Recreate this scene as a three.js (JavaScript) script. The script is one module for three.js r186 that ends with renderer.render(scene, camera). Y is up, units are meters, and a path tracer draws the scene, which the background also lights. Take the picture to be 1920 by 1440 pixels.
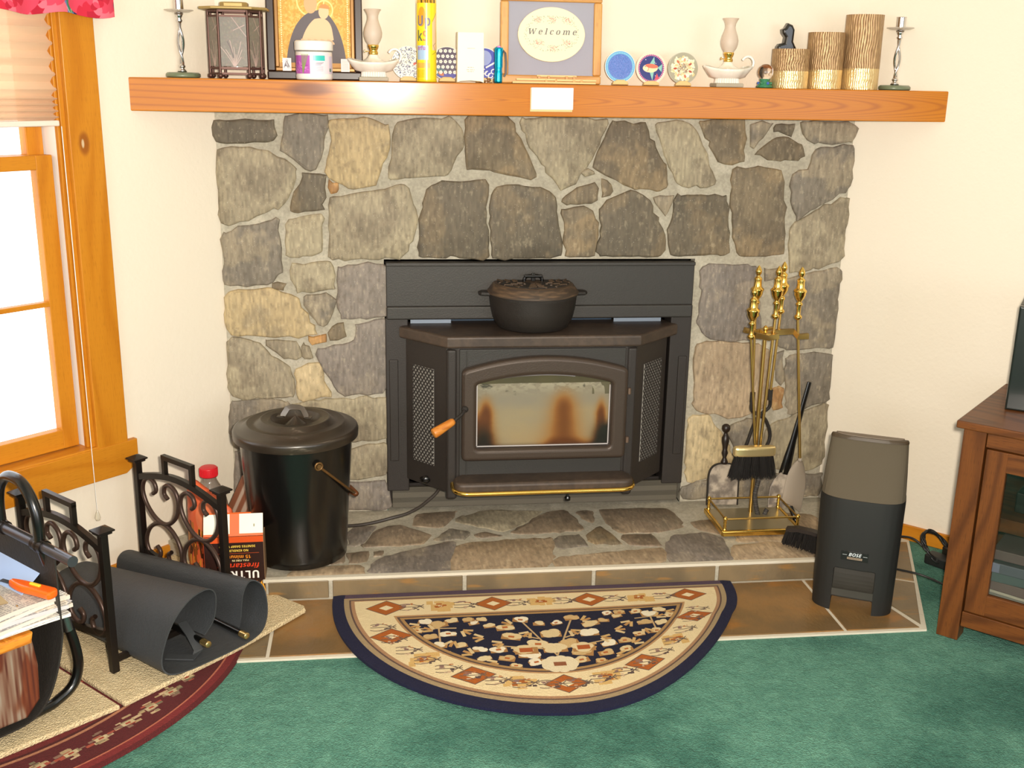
import * as THREE from 'three';
import { RoundedBoxGeometry } from 'three/addons/geometries/RoundedBoxGeometry.js';
import { mergeGeometries, mergeVertices, toCreasedNormals } from 'three/addons/utils/BufferGeometryUtils.js';
import { Brush, Evaluator, SUBTRACTION } from 'three-bvh-csg';
import { RectAreaLightUniformsLib } from 'three/addons/lights/RectAreaLightUniformsLib.js';

// ---------------------------------------------------------------- camera, sky, lights, exposure
const W = 1920, H = 1440, FOC = 2034.23;
const scene = new THREE.Scene();
const camera = new THREE.PerspectiveCamera(2 * Math.atan(H / 2 / FOC) * 180 / Math.PI, W / H, 0.05, 60);
camera.position.set(-0.4783, 1.5416, 3.5696);
camera.rotation.order = 'YXZ';
camera.rotation.set(-15.7974 * Math.PI / 180, -7.2369 * Math.PI / 180, 1.0501 * Math.PI / 180);
camera.updateMatrixWorld(true);
scene.add(camera);
const renderer = new THREE.WebGLRenderer({ antialias: true });
renderer.toneMapping = THREE.LinearToneMapping;
renderer.toneMappingExposure = 0.54;
renderer.shadowMap.enabled = true;
RectAreaLightUniformsLib.init();
scene.background = new THREE.Color(0.93, 0.97, 1.0);       // even bright overcast sky
scene.backgroundIntensity = 5.0;

const XL = -0.9792, XR = 1.1208;                           // chimney face between the two side walls
const ROOM_H = 2.5, SIDE = 5.0;
function castAll(l) { l.castShadow = true; l.shadow?.mapSize.set(1024, 1024); return l; }
// the photographer's flash, a hand's breadth beside and above the lens
const flash = castAll(new THREE.SpotLight(0xfff4e4, 62, 0, 1.0, 0.6, 2));
flash.position.copy(new THREE.Vector3(0.07, 0.05, -0.05).applyMatrix4(camera.matrixWorld));
flash.target.position.copy(new THREE.Vector3(0, 0.25, -3).applyMatrix4(camera.matrixWorld));
flash.shadow.radius = 1.5;
scene.add(flash, flash.target);

// ---------------------------------------------------------------- helpers
let SEED = 7;
const rnd = () => { SEED = (SEED * 1664525 + 1013904223) >>> 0; return SEED / 4294967296; };
const rr = (a, b) => a + (b - a) * rnd();
const V = (x, y, z) => new THREE.Vector3(x, y, z);
const EYE = camera.position.clone();
// a point of the photograph (1920 x 1440) carried on to a plane of the room
function along(px, py) { return V((px - W / 2) / FOC, -(py - H / 2) / FOC, -1).transformDirection(camera.matrixWorld); }
function onPlane(px, py, n, d) { const r = along(px, py); return EYE.clone().addScaledVector(r, (d - n.dot(EYE)) / n.dot(r)); }
const onZ = (px, py, z) => onPlane(px, py, V(0, 0, 1), z);
const onY = (px, py, y) => onPlane(px, py, V(0, 1, 0), y);
const R2 = Math.SQRT1_2;
const Lw = (s, d, y) => V(XL - s * R2 + d * R2, y, (s + d) * R2);     // left wall: s from the corner, d off the wall
const Rw = (s, d, y) => V(XR + s * R2 - d * R2, y, (s + d) * R2);     // right wall

const taken = {};
function numbered(n) { const k = taken[n] = (taken[n] ?? -1) + 1; return k ? n + '_' + String(k).padStart(3, '0') : n; }
function mesh(name, geo, mat, parent) {
  const m = new THREE.Mesh(geo, mat); m.castShadow = m.receiveShadow = true;
  m.name = parent ? name : numbered(name);
  if (parent) { const same = parent.children.filter(c => c.userData.base === name).length; m.userData.base = undefined; parent.userData.count ??= {}; const k = parent.userData.count[name] = (parent.userData.count[name] ?? -1) + 1; if (k) m.name = name + '_' + String(k).padStart(3, '0'); }
  (parent || scene).add(m); return m;
}
function thing(name, label, category, pos = V(0, 0, 0), turn = 0, group) {
  const o = new THREE.Group(); o.name = numbered(name); scene.add(o);
  o.position.copy(pos); o.rotation.y = turn; o.userData = { label, category };
  if (group) o.userData.group = group;
  return o;
}
function tag(o, label, category, group, kind) { Object.assign(o.userData, { label, category }); if (group) o.userData.group = group; if (kind) o.userData.kind = kind; return o; }
function structure(name, pos = V(0, 0, 0), turn = 0) { const o = new THREE.Group(); o.name = numbered(name); o.position.copy(pos); o.rotation.y = turn; o.userData.kind = 'structure'; scene.add(o); return o; }

// geometry
function join(list) {
  return mergeGeometries(list.map(g => { g = g.index ? g.toNonIndexed() : g; for (const k of Object.keys(g.attributes)) if (!['position', 'normal', 'uv'].includes(k)) g.deleteAttribute(k); if (!g.attributes.uv) g.setAttribute('uv', new THREE.BufferAttribute(new Float32Array(g.attributes.position.count * 2), 2)); if (!g.attributes.normal) g.computeVertexNormals(); g.morphAttributes = {}; return g; }));
}
function boxUV(g, grain = 'x') {                             // uv in metres, u along the grain
  g = g.index ? g.toNonIndexed() : g; const p = g.attributes.position, n = g.attributes.normal, uv = new Float32Array(p.count * 2);
  for (let i = 0; i < p.count; i++) {
    const a = [Math.abs(n.getX(i)), Math.abs(n.getY(i)), Math.abs(n.getZ(i))], q = { x: p.getX(i), y: p.getY(i), z: p.getZ(i) };
    const k = a[0] > a[1] && a[0] > a[2] ? ['z', 'y'] : a[1] > a[2] ? ['x', 'z'] : ['x', 'y'];
    let [u, v] = k; if (v === grain) [u, v] = [v, u];
    uv[2 * i] = q[u]; uv[2 * i + 1] = q[v];
  }
  g.setAttribute('uv', new THREE.BufferAttribute(uv, 2)); return g;
}
function bx(w, h, d, x = 0, y = 0, z = 0, r = 0.003, grain) { r = Math.min(r, w * .49, h * .49, d * .49); const g = r > 0 ? new RoundedBoxGeometry(w, h, d, 2, r) : new THREE.BoxGeometry(w, h, d); g.translate(x, y, z); return boxUV(g, grain); }
const cyl = (rt, rb, h, x = 0, y = 0, z = 0, n = 32) => new THREE.CylinderGeometry(rt, rb, h, n).translate(x, y, z);
const ball = (r, x = 0, y = 0, z = 0, sx = 1, sy = 1, sz = 1, n = 20) => new THREE.SphereGeometry(r, n, Math.max(8, n * .7 | 0)).scale(sx, sy, sz).translate(x, y, z);
const lathe = (pts, n = 40) => new THREE.LatheGeometry(pts.map(p => new THREE.Vector2(p[0], p[1])), n);
const curve = (pts, closed = false, t = 0.5) => new THREE.CatmullRomCurve3(pts.map(p => p.isVector3 ? p : V(...p)), closed, 'catmullrom', t);
const tube = (pts, r, n = 40, k = 10, closed = false) => new THREE.TubeGeometry(Array.isArray(pts) ? curve(pts, closed) : pts, n, r, k, closed);
function rod(a, b, r, r2 = r, n = 12) { a = a.isVector3 ? a : V(...a); b = b.isVector3 ? b : V(...b); const d = b.clone().sub(a), g = new THREE.CylinderGeometry(r2, r, d.length(), n); g.applyQuaternion(new THREE.Quaternion().setFromUnitVectors(V(0, 1, 0), d.normalize())); return g.translate((a.x + b.x) / 2, (a.y + b.y) / 2, (a.z + b.z) / 2); }
function shape2(pts) { return new THREE.Shape(pts.map(p => new THREE.Vector2(p[0], p[1]))); }
function extr(shape, depth, bevel = 0, seg = 2, curveSegments = 24) { return new THREE.ExtrudeGeometry(Array.isArray(shape) ? shape2(shape) : shape, { depth: depth - 2 * bevel, bevelEnabled: bevel > 0, bevelSize: bevel, bevelThickness: bevel, bevelOffset: -bevel, bevelSegments: seg, curveSegments }).translate(0, 0, bevel); }
function bar(pts, w, h, up = V(0, 1, 0)) {                   // a bar of rectangular section along points
  const P = pts.map(p => p.isVector3 ? p : V(...p)), pos = [], idx = [];
  P.forEach((p, i) => { const t = P[Math.min(i + 1, P.length - 1)].clone().sub(P[Math.max(i - 1, 0)]).normalize(); const side = new THREE.Vector3().crossVectors(t, up).normalize(), u2 = new THREE.Vector3().crossVectors(side, t); for (const [a, b] of [[-1, -1], [1, -1], [1, 1], [-1, 1]]) pos.push(...p.clone().addScaledVector(side, a * w / 2).addScaledVector(u2, b * h / 2).toArray()); });
  for (let i = 0; i < P.length - 1; i++) for (let k = 0; k < 4; k++) { const a = i * 4 + k, b = i * 4 + (k + 1) % 4; idx.push(a, b, a + 4, b, b + 4, a + 4); }
  const e = (P.length - 1) * 4; idx.push(0, 2, 1, 0, 3, 2, e, e + 1, e + 2, e, e + 2, e + 3);
  const g = new THREE.BufferGeometry(); g.setAttribute('position', new THREE.Float32BufferAttribute(pos, 3)); g.setIndex(idx); return toCreasedNormals(g, 0.6);
}
// textures
function hash(x, y, s) { let h = Math.imul(x, 374761393) ^ Math.imul(y, 668265263) ^ Math.imul(s, 974634777); h = Math.imul(h ^ (h >>> 13), 1274126177); return ((h ^ (h >>> 16)) >>> 0) / 4294967296; }
const lattices = new Map();
function lattice(p, q, s) { const key = p * 1e7 + q * 1000 + s % 1000; let L = lattices.get(key); if (!L) { L = new Float32Array(p * q); for (let j = 0; j < q; j++) for (let i = 0; i < p; i++) L[j * p + i] = hash(i, j, s); lattices.set(key, L); } return L; }
function vn(u, v, p, s, q = p) { const L = lattice(p, q, s), x = u * p, y = v * q, xf = Math.floor(x), yf = Math.floor(y), fx = x - xf, fy = y - yf, a = fx * fx * (3 - 2 * fx), b = fy * fy * (3 - 2 * fy), x0 = ((xf % p) + p) % p, y0 = (((yf % q) + q) % q) * p, x1 = x0 + 1 === p ? 0 : x0 + 1, y1 = y0 + p === p * q ? 0 : y0 + p; const t = L[y0 + x0], d = L[y1 + x0]; const m = t + (L[y0 + x1] - t) * a, n = d + (L[y1 + x1] - d) * a; return m + (n - m) * b; }
function fbm(u, v, p, s, o = 4, q = p) { let t = 0, a = .5, n = 0; for (let i = 0; i < o; i++) { t += a * vn(u, v, p << i, s + i, q << i); n += a; a *= .55; } return t / n; }
function tex(w, h, fn, srgb = true, rep) {
  const d = new Uint8Array(w * h * 4);
  for (let j = 0; j < h; j++) for (let i = 0; i < w; i++) { const c = fn(i / w, j / h), k = (j * w + i) * 4; if (typeof c === 'number') d[k] = d[k + 1] = d[k + 2] = c * 255; else { d[k] = c[0]; d[k + 1] = c[1]; d[k + 2] = c[2]; } d[k + 3] = 255; }
  const t = new THREE.DataTexture(d, w, h); t.wrapS = t.wrapT = THREE.RepeatWrapping; t.magFilter = THREE.LinearFilter; t.minFilter = THREE.LinearMipmapLinearFilter; t.generateMipmaps = true; if (srgb) t.colorSpace = THREE.SRGBColorSpace; if (rep) t.repeat.set(1 / rep[0], 1 / rep[1]); t.needsUpdate = true; return t;
}
function canvasTex(w, h, draw) { const c = document.createElement('canvas'); c.width = w; c.height = h; const x = c.getContext('2d'); draw(x, w, h); const t = new THREE.CanvasTexture(c); t.colorSpace = THREE.SRGBColorSpace; t.anisotropy = 4; return t; }
const mix = (a, b, t) => a.map((v, i) => v + (b[i] - v) * t), cl = (x, a = 0, b = 1) => Math.min(b, Math.max(a, x)), ss = (a, b, x) => { x = cl((x - a) / (b - a)); return x * x * (3 - 2 * x); };
const std = o => new THREE.MeshStandardMaterial(o), phy = o => new THREE.MeshPhysicalMaterial(o);
// ---------------------------------------------------------------- shared textures and materials
const grainBump = tex(256, 256, (u, v) => fbm(u, v, 16, 91, 4), false, [.12, .12]);
const wallBump = tex(256, 256, (u, v) => fbm(u, v, 24, 5, 3), false, [.25, .25]);
const M = {};
M.wall = std({ color: 0xeadfcc, roughness: .8, bumpMap: wallBump, bumpScale: .0006 });
M.white = std({ color: 0xf0ece4, roughness: .75 });
function woodTex(c0, c1, c2, seed, rings, w = 1024, h = 512, knot) {
  return tex(w, h, (u, v) => {
    const wv = fbm(u, v, 2, seed, 3, 3) - .5, r = Math.abs(v - .5 + .22 * Math.sin(6.283 * u + seed) * .5 + wv * .35) * rings + .8 * fbm(u, v, 2, seed + 3, 2, 4);
    const ring = Math.pow(.5 + .5 * Math.sin(6.283 * r), 2.2), fine = vn(u, v, 24, seed + 9, 256), pore = vn(u, v, 60, seed + 5, 400);
    let c = mix(c0, c1, ring * .75 + .25 * fine); c = mix(c, c2, ss(.72, .95, pore) * .35); if (knot) { const k = Math.hypot((u - knot[0]) * 1.2 / .022, (v - knot[1]) * .3 / .011); c = mix(c, [120, 58, 14], ss(1.9, .9, k) * .6); c = mix(c, [214, 196, 170], ss(.8, .4, Math.hypot((u - knot[0]) * 1.2 / .02, (v - knot[1] + .014) * .3 / .007)) * .8); } return c;
  }, true, [1.2, .3]);
}
const firTex = woodTex([200, 130, 30], [186, 114, 20], [148, 84, 14], 3, 5);
const walnutTex = woodTex([112, 64, 24], [82, 44, 15], [50, 27, 10], 21, 7);
const oakTex = woodTex([214, 160, 88], [190, 132, 64], [150, 98, 44], 33, 10, 512, 256);
M.firKnot = phy({ map: woodTex([200, 130, 30], [186, 114, 20], [148, 84, 14], 3, 5, 1024, 512, [.117, .473]), roughness: .55, specularIntensity: .4, clearcoat: .25, clearcoatRoughness: .2 });
M.fir = phy({ map: firTex, roughness: .55, specularIntensity: .4, clearcoat: .25, clearcoatRoughness: .2 });
M.walnut = phy({ map: walnutTex, roughness: .5, specularIntensity: .5, clearcoat: .2, clearcoatRoughness: .25 });
M.oak = phy({ map: oakTex, roughness: .45, clearcoat: .3, clearcoatRoughness: .3 });
const ironBump = tex(256, 256, (u, v) => fbm(u, v, 32, 41, 3), false, [.1, .1]);
M.iron = std({ color: 0x2b2622, roughness: .52, metalness: .25, bumpMap: ironBump, bumpScale: .0004 });
M.stovePaint = std({ color: 0x312b27, roughness: .5, metalness: .2, bumpMap: ironBump, bumpScale: .0003 });
M.stoveBlue = std({ color: 0x373430, roughness: .5, metalness: .2, bumpMap: ironBump, bumpScale: .0003 });
M.stoveTop = std({ map: tex(512, 512, (u, v) => mix([62, 51, 43], [84, 69, 57], ss(.3, .8, .6 * fbm(u, v, 4, 61, 5) + .4 * fbm(u, v, 40, 66, 3))), true, [.5, .5]), roughness: .5, metalness: .15 });
M.stoveDoor = std({ color: 0x473b32, roughness: .42, metalness: .3, bumpMap: ironBump, bumpScale: .0003 });
M.louver = std({ color: 0x5d5649, roughness: .6, bumpMap: ironBump, bumpScale: .0004 }); M.louver2 = std({ color: 0x4b4539, roughness: .6, bumpMap: ironBump, bumpScale: .0004 });
M.grillePlate = std({ color: 0x9a958c, roughness: .6 });
M.lidIron = std({ map: tex(256, 256, (u, v) => mix([62, 50, 40], [104, 82, 60], ss(.3, .75, fbm(u, v, 6, 65, 4))), true, [.3, .3]), roughness: .55, metalness: .1 });
M.gripWood = std({ map: woodTex([216, 140, 56], [190, 108, 36], [140, 76, 24], 57, 12, 256, 128), roughness: .4 }); M.gripWood2 = std({ color: 0x6a3c1e, roughness: .45 });
M.paleBrass = std({ color: 0xecd49a, roughness: .3, metalness: .75 });
M.dustyLid = phy({ map: tex(512, 512, (u, v) => { const n = fbm(u, v, 5, 71, 5), f = fbm(u, v, 20, 72, 4); return mix(mix([34, 27, 22], [62, 52, 40], n), [150, 140, 128], ss(.6, .85, f) * ss(.45, .7, n) * .45); }, true, [.5, .5]), roughness: .34, clearcoat: .3, clearcoatRoughness: .25 });
M.rustWire = std({ color: 0x7a5a34, roughness: .4, metalness: .7 });
M.dark = std({ color: 0x14110f, roughness: .9 });
M.blackGloss = phy({ color: 0x0b0a09, roughness: .28, clearcoat: .4, clearcoatRoughness: .15 });
M.blackMetal = std({ color: 0x1d1612, roughness: .38, metalness: .35 });
M.blackPlastic = std({ color: 0x1c1c1b, roughness: .45 });
M.brass = std({ color: 0xf0c868, roughness: .2, metalness: 1 });
M.brassDull = std({ color: 0xd0ac62, roughness: .35, metalness: 1 });
M.silver = std({ color: 0xd8d4d2, roughness: .16, metalness: 1 });
M.steel = std({ color: 0x9a9a9e, roughness: .3, metalness: 1 });
M.galv = std({ color: 0x828d9a, roughness: .5, metalness: .3 });
M.glass = phy({ color: 0xffffff, roughness: .02, transmission: 1, thickness: 0, ior: 1.5 });
M.porcelain = phy({ color: 0xf1ece0, roughness: .22, clearcoat: .6, clearcoatRoughness: .08 });
M.whitePlastic = phy({ color: 0xf3efe8, roughness: .35, clearcoat: .2 });

M.speakerGrey = std({ color: 0x191815, roughness: .62 }); M.tanGrille = std({ color: 0x564c3b, roughness: .75, bumpMap: tex(128, 128, (u, v) => .5 + .25 * Math.sin(u * 6.283 * 32) + .25 * Math.sin(v * 6.283 * 32), false, [.05, .05]), bumpScale: .0006 }); M.tanDark = std({ color: 0x463826, roughness: .5 });
M.greenBlack = phy({ color: 0x1c211e, roughness: .25, clearcoat: .4 });
M.walnutDoor = M.walnut; M.smokeGlass = phy({ color: 0xe6e6e0, roughness: .03, transmission: 1, thickness: 0 });
M.ironBrown = std({ color: 0x4a3830, roughness: .38, metalness: .45 }); M.gunmetal = std({ color: 0x5c5c62, roughness: .28, metalness: .7 });
M.brassTip = std({ color: 0xd8b878, roughness: .25, metalness: .9 });
M.brassBase = std({ color: 0xb4a888, roughness: .28, metalness: .7 });
M.bristle = std({ color: 0x17120f, roughness: .8 });
M.ashIron = std({ map: tex(256, 256, (u, v) => mix([34, 30, 28], [120, 112, 104], ss(.45, .75, fbm(u, v, 10, 81, 4))), true, [.08, .08]), roughness: .7 });
M.ashSteel = std({ map: tex(256, 256, (u, v) => mix([118, 108, 98], [186, 172, 154], ss(.25, .7, fbm(u, v, 5, 83, 5))), true, [.15, .15]), roughness: .5 });
M.brownBlack = std({ color: 0x231812, roughness: .4 });
M.jade = phy({ color: 0x6e7a5e, roughness: .3, clearcoat: .4 });
M.bronze = std({ color: 0x5a4038, roughness: .4, metalness: .6 }); M.bronzeTop = std({ color: 0xa8905a, roughness: .45, metalness: .5 });
M.darkWood = phy({ color: 0x2c1710, roughness: .35, clearcoat: .4 }); M.goldWood = std({ color: 0x8a6230, roughness: .35, metalness: .4 });
M.greyStone = std({ color: 0xa8a08c, roughness: .6 });
M.paleWood = std({ color: 0xe2c184, roughness: .5 }); M.matchWood = std({ color: 0xe2b84a, roughness: .6 }); M.matchDark = std({ color: 0x5a4010, roughness: .6 });
M.turquoise = std({ color: 0x10a8d8, roughness: .2, metalness: .85 });
M.matGrey = std({ color: 0xa3a2ae, roughness: .9, bumpMap: grainBump, bumpScale: .0005 });
M.jewel = phy({ color: 0x2e7a54, roughness: .2, clearcoat: .6 }); M.jewel2 = phy({ color: 0x3a62b8, roughness: .15, clearcoat: .6 });

// stone
function stoneTex(a, b, c, seed) {
  return tex(512, 512, (u, v) => {
    const wu = u + .05 * (fbm(u, v, 4, seed + 60, 3) - .5), wv = v + .05 * (fbm(u, v, 4, seed + 70, 3) - .5);
    const m = fbm(wu, wv, 2, seed, 4), n = fbm(wu, wv, 5, seed + 20, 5), f = fbm(u, v, 46, seed + 40, 3, 28), st = vn(u, v, 90, seed + 45, 22), k = hash((u * 512) | 0, (v * 512) | 0, seed);
    let q = mix(a, b, ss(.36, .64, m)); q = mix(q, c, ss(.52, .68, n) * .7); q = mix(q, [214, 198, 164], ss(.6, .85, f) * .24); q = mix(q, [74, 62, 48], ss(.42, .2, f) * .2);
    const g = .93 + .2 * st; q = q.map(x => x * g);
    if (k > .9985) q = [240, 236, 225]; return q.map(x => cl(x, 0, 255));
  }, true, [.5, .5]);
}
const stoneBump = tex(512, 512, (u, v) => .6 * fbm(u, v, 10, 77, 5) + .4 * fbm(u, v, 60, 78, 2, 30), false, [.4, .4]);
const sT = { tan: stoneTex([158, 146, 120], [144, 132, 109], [124, 112, 92], 101), gold: stoneTex([188, 168, 130], [172, 151, 113], [146, 130, 102], 131), grey: stoneTex([136, 126, 108], [118, 109, 96], [150, 136, 112], 161), brown: stoneTex([120, 106, 84], [102, 90, 72], [140, 120, 90], 191), dark: stoneTex([100, 90, 74], [84, 76, 62], [120, 104, 80], 221), mauve: stoneTex([128, 118, 108], [112, 104, 97], [144, 132, 116], 251), pink: stoneTex([172, 150, 122], [154, 134, 108], [138, 118, 94], 281), rust: stoneTex([190, 136, 76], [176, 142, 96], [150, 108, 66], 311), hearth: stoneTex([140, 122, 100], [124, 108, 90], [112, 100, 84], 341) };
const stoneMat = {}; for (const k in sT) stoneMat[k] = std({ map: sT[k], roughness: .68, bumpMap: stoneBump, bumpScale: .0022 });
stoneMat.hearth.roughness = .5;
M.mortar = std({ map: tex(512, 512, (u, v) => { const n = fbm(u, v, 6, 400, 5), f = fbm(u, v, 60, 410, 3); return mix([182, 174, 156], [166, 158, 140], ss(.3, .7, n)).map(x => x * (.9 + .2 * f)); }, true, [.4, .4]), roughness: .85, bumpMap: stoneBump, bumpScale: .002 });
M.tile = std({ map: tex(512, 512, (u, v) => { const n = fbm(u, v, 3, 430, 5), f = fbm(u, v, 6, 440, 4, 40); let q = mix([132, 112, 82], [106, 92, 70], ss(.3, .7, n)); q = mix(q, [166, 116, 58], ss(.55, .8, f) * .6); return q; }, true, [.6, .6]), roughness: .4, bumpMap: stoneBump, bumpScale: .0015 });
M.tileBrown = std({ map: tex(512, 512, (u, v) => { const n = fbm(u, v, 3, 530, 5), f = fbm(u, v, 5, 540, 4, 8); let q = mix([142, 106, 62], [112, 88, 56], ss(.3, .7, n)); q = mix(q, [160, 104, 44], ss(.5, .8, f) * .7); return q; }, true, [.5, .5]), roughness: .38, bumpMap: stoneBump, bumpScale: .0015 });
M.grout = std({ color: 0xd0c7b4, roughness: .9, bumpMap: grainBump, bumpScale: .001 });
M.carpet = std({ map: tex(1024, 1024, (u, v) => { const a = fbm(u, v, 5, 600, 4), b = fbm(u, v, 40, 610, 3), c = vn(u, v, 340, 620); const t = .45 * ss(.3, .7, a) + .35 * b + .3 * c; return mix([34, 82, 70], [100, 150, 130], t); }, true, [1.3, 1.3]), roughness: 1, bumpMap: tex(512, 512, (u, v) => .5 * vn(u, v, 256, 630) + .5 * fbm(u, v, 32, 631, 3), false, [.5, .5]), bumpScale: .006 });
M.beige = std({ map: tex(512, 512, (u, v) => { const b = fbm(u, v, 40, 640, 3), c = vn(u, v, 250, 650); return mix([196, 174, 132], [228, 208, 168], .5 * b + .5 * c); }, true, [.4, .4]), roughness: 1, bumpMap: tex(256, 256, (u, v) => vn(u, v, 128, 660), false, [.25, .25]), bumpScale: .004 });
M.leather = std({ color: 0x3a3c3e, roughness: .62, bumpMap: tex(256, 256, (u, v) => fbm(u, v, 40, 670, 3), false, [.15, .15]), bumpScale: .0008 });

// a stone from its outline: rounded, a little uneven, proud of its bed
function stoneGeo(pts, h, seed, inset = .006) {
  const n = pts.length, out = [];
  for (let i = 0; i < n; i++) {
    const p0 = pts[(i + n - 1) % n], p1 = pts[i], p2 = pts[(i + 1) % n], p3 = pts[(i + 2) % n], L = Math.hypot(p2[0] - p1[0], p2[1] - p1[1]), k = Math.max(2, Math.round(L / .022));
    for (let j = 0; j < k; j++) { const t = j / k, c = .22, q = [0, 1].map(a => { const m1 = c * (p2[a] - p0[a]), m2 = c * (p3[a] - p1[a]), t2 = t * t, t3 = t2 * t; return (2 * t3 - 3 * t2 + 1) * p1[a] + (t3 - 2 * t2 + t) * m1 + (-2 * t3 + 3 * t2) * p2[a] + (t3 - t2) * m2; }); const w = .005, g2 = .006; q[0] += (hash(i * 31 + j, seed, 1) - .5) * w + (vn(q[0] * 5 + 50, q[1] * 5 + 50, 97, seed) - .5) * g2 * 2; q[1] += (hash(i * 31 + j, seed, 2) - .5) * w + (vn(q[0] * 5 + 50, q[1] * 5 + 50, 97, seed + 500) - .5) * g2 * 2; out.push(q); }
  }
  let area = 0; out.forEach((p, i) => { const q = out[(i + 1) % out.length]; area += p[0] * q[1] - q[0] * p[1]; }); if (area < 0) out.reverse();
  const m = out.length, nor = out.map((p, i) => { const a = out[(i + m - 1) % m], b = out[(i + 1) % m], l = Math.hypot(b[0] - a[0], b[1] - a[1]) || 1; return [-(b[1] - a[1]) / l, (b[0] - a[0]) / l]; });
  const ring = d => out.map((p, i) => [p[0] + nor[i][0] * d, p[1] + nor[i][1] * d]);
  const hz = out.map((p, i) => h * (.82 + .36 * vn(p[0] * 6 + seed * .37 + 50, p[1] * 6 + 50, 97, seed)));
  const R = [[ring(0), () => -.012], [ring(0), i => hz[i] * .55], [ring(inset * .4), i => hz[i] * .9], [ring(inset), i => hz[i]]], pos = [], idx = [];
  for (const [r, z] of R) r.forEach((p, i) => pos.push(p[0], p[1], z(i)));
  for (let k = 0; k < 3; k++) for (let i = 0; i < m; i++) { const j = (i + 1) % m, a = k * m + i, b = k * m + j; idx.push(a, b, a + m, b, b + m, a + m); }
  const top = R[3][0]; for (const f of THREE.ShapeUtils.triangulateShape(top.map(p => new THREE.Vector2(...p)), [])) idx.push(f[0] + 3 * m, f[1] + 3 * m, f[2] + 3 * m);
  const g = new THREE.BufferGeometry(); g.setAttribute('position', new THREE.Float32BufferAttribute(pos, 3)); g.setIndex(idx);
  const ox = hash(seed, 3, 9) * 3, oy = hash(seed, 4, 9) * 3, uv = []; for (let i = 0; i < pos.length; i += 3) uv.push(pos[i] + ox, pos[i + 1] + oy); g.setAttribute('uv', new THREE.Float32BufferAttribute(uv, 2));
  return toCreasedNormals(g, .9);
}
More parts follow.
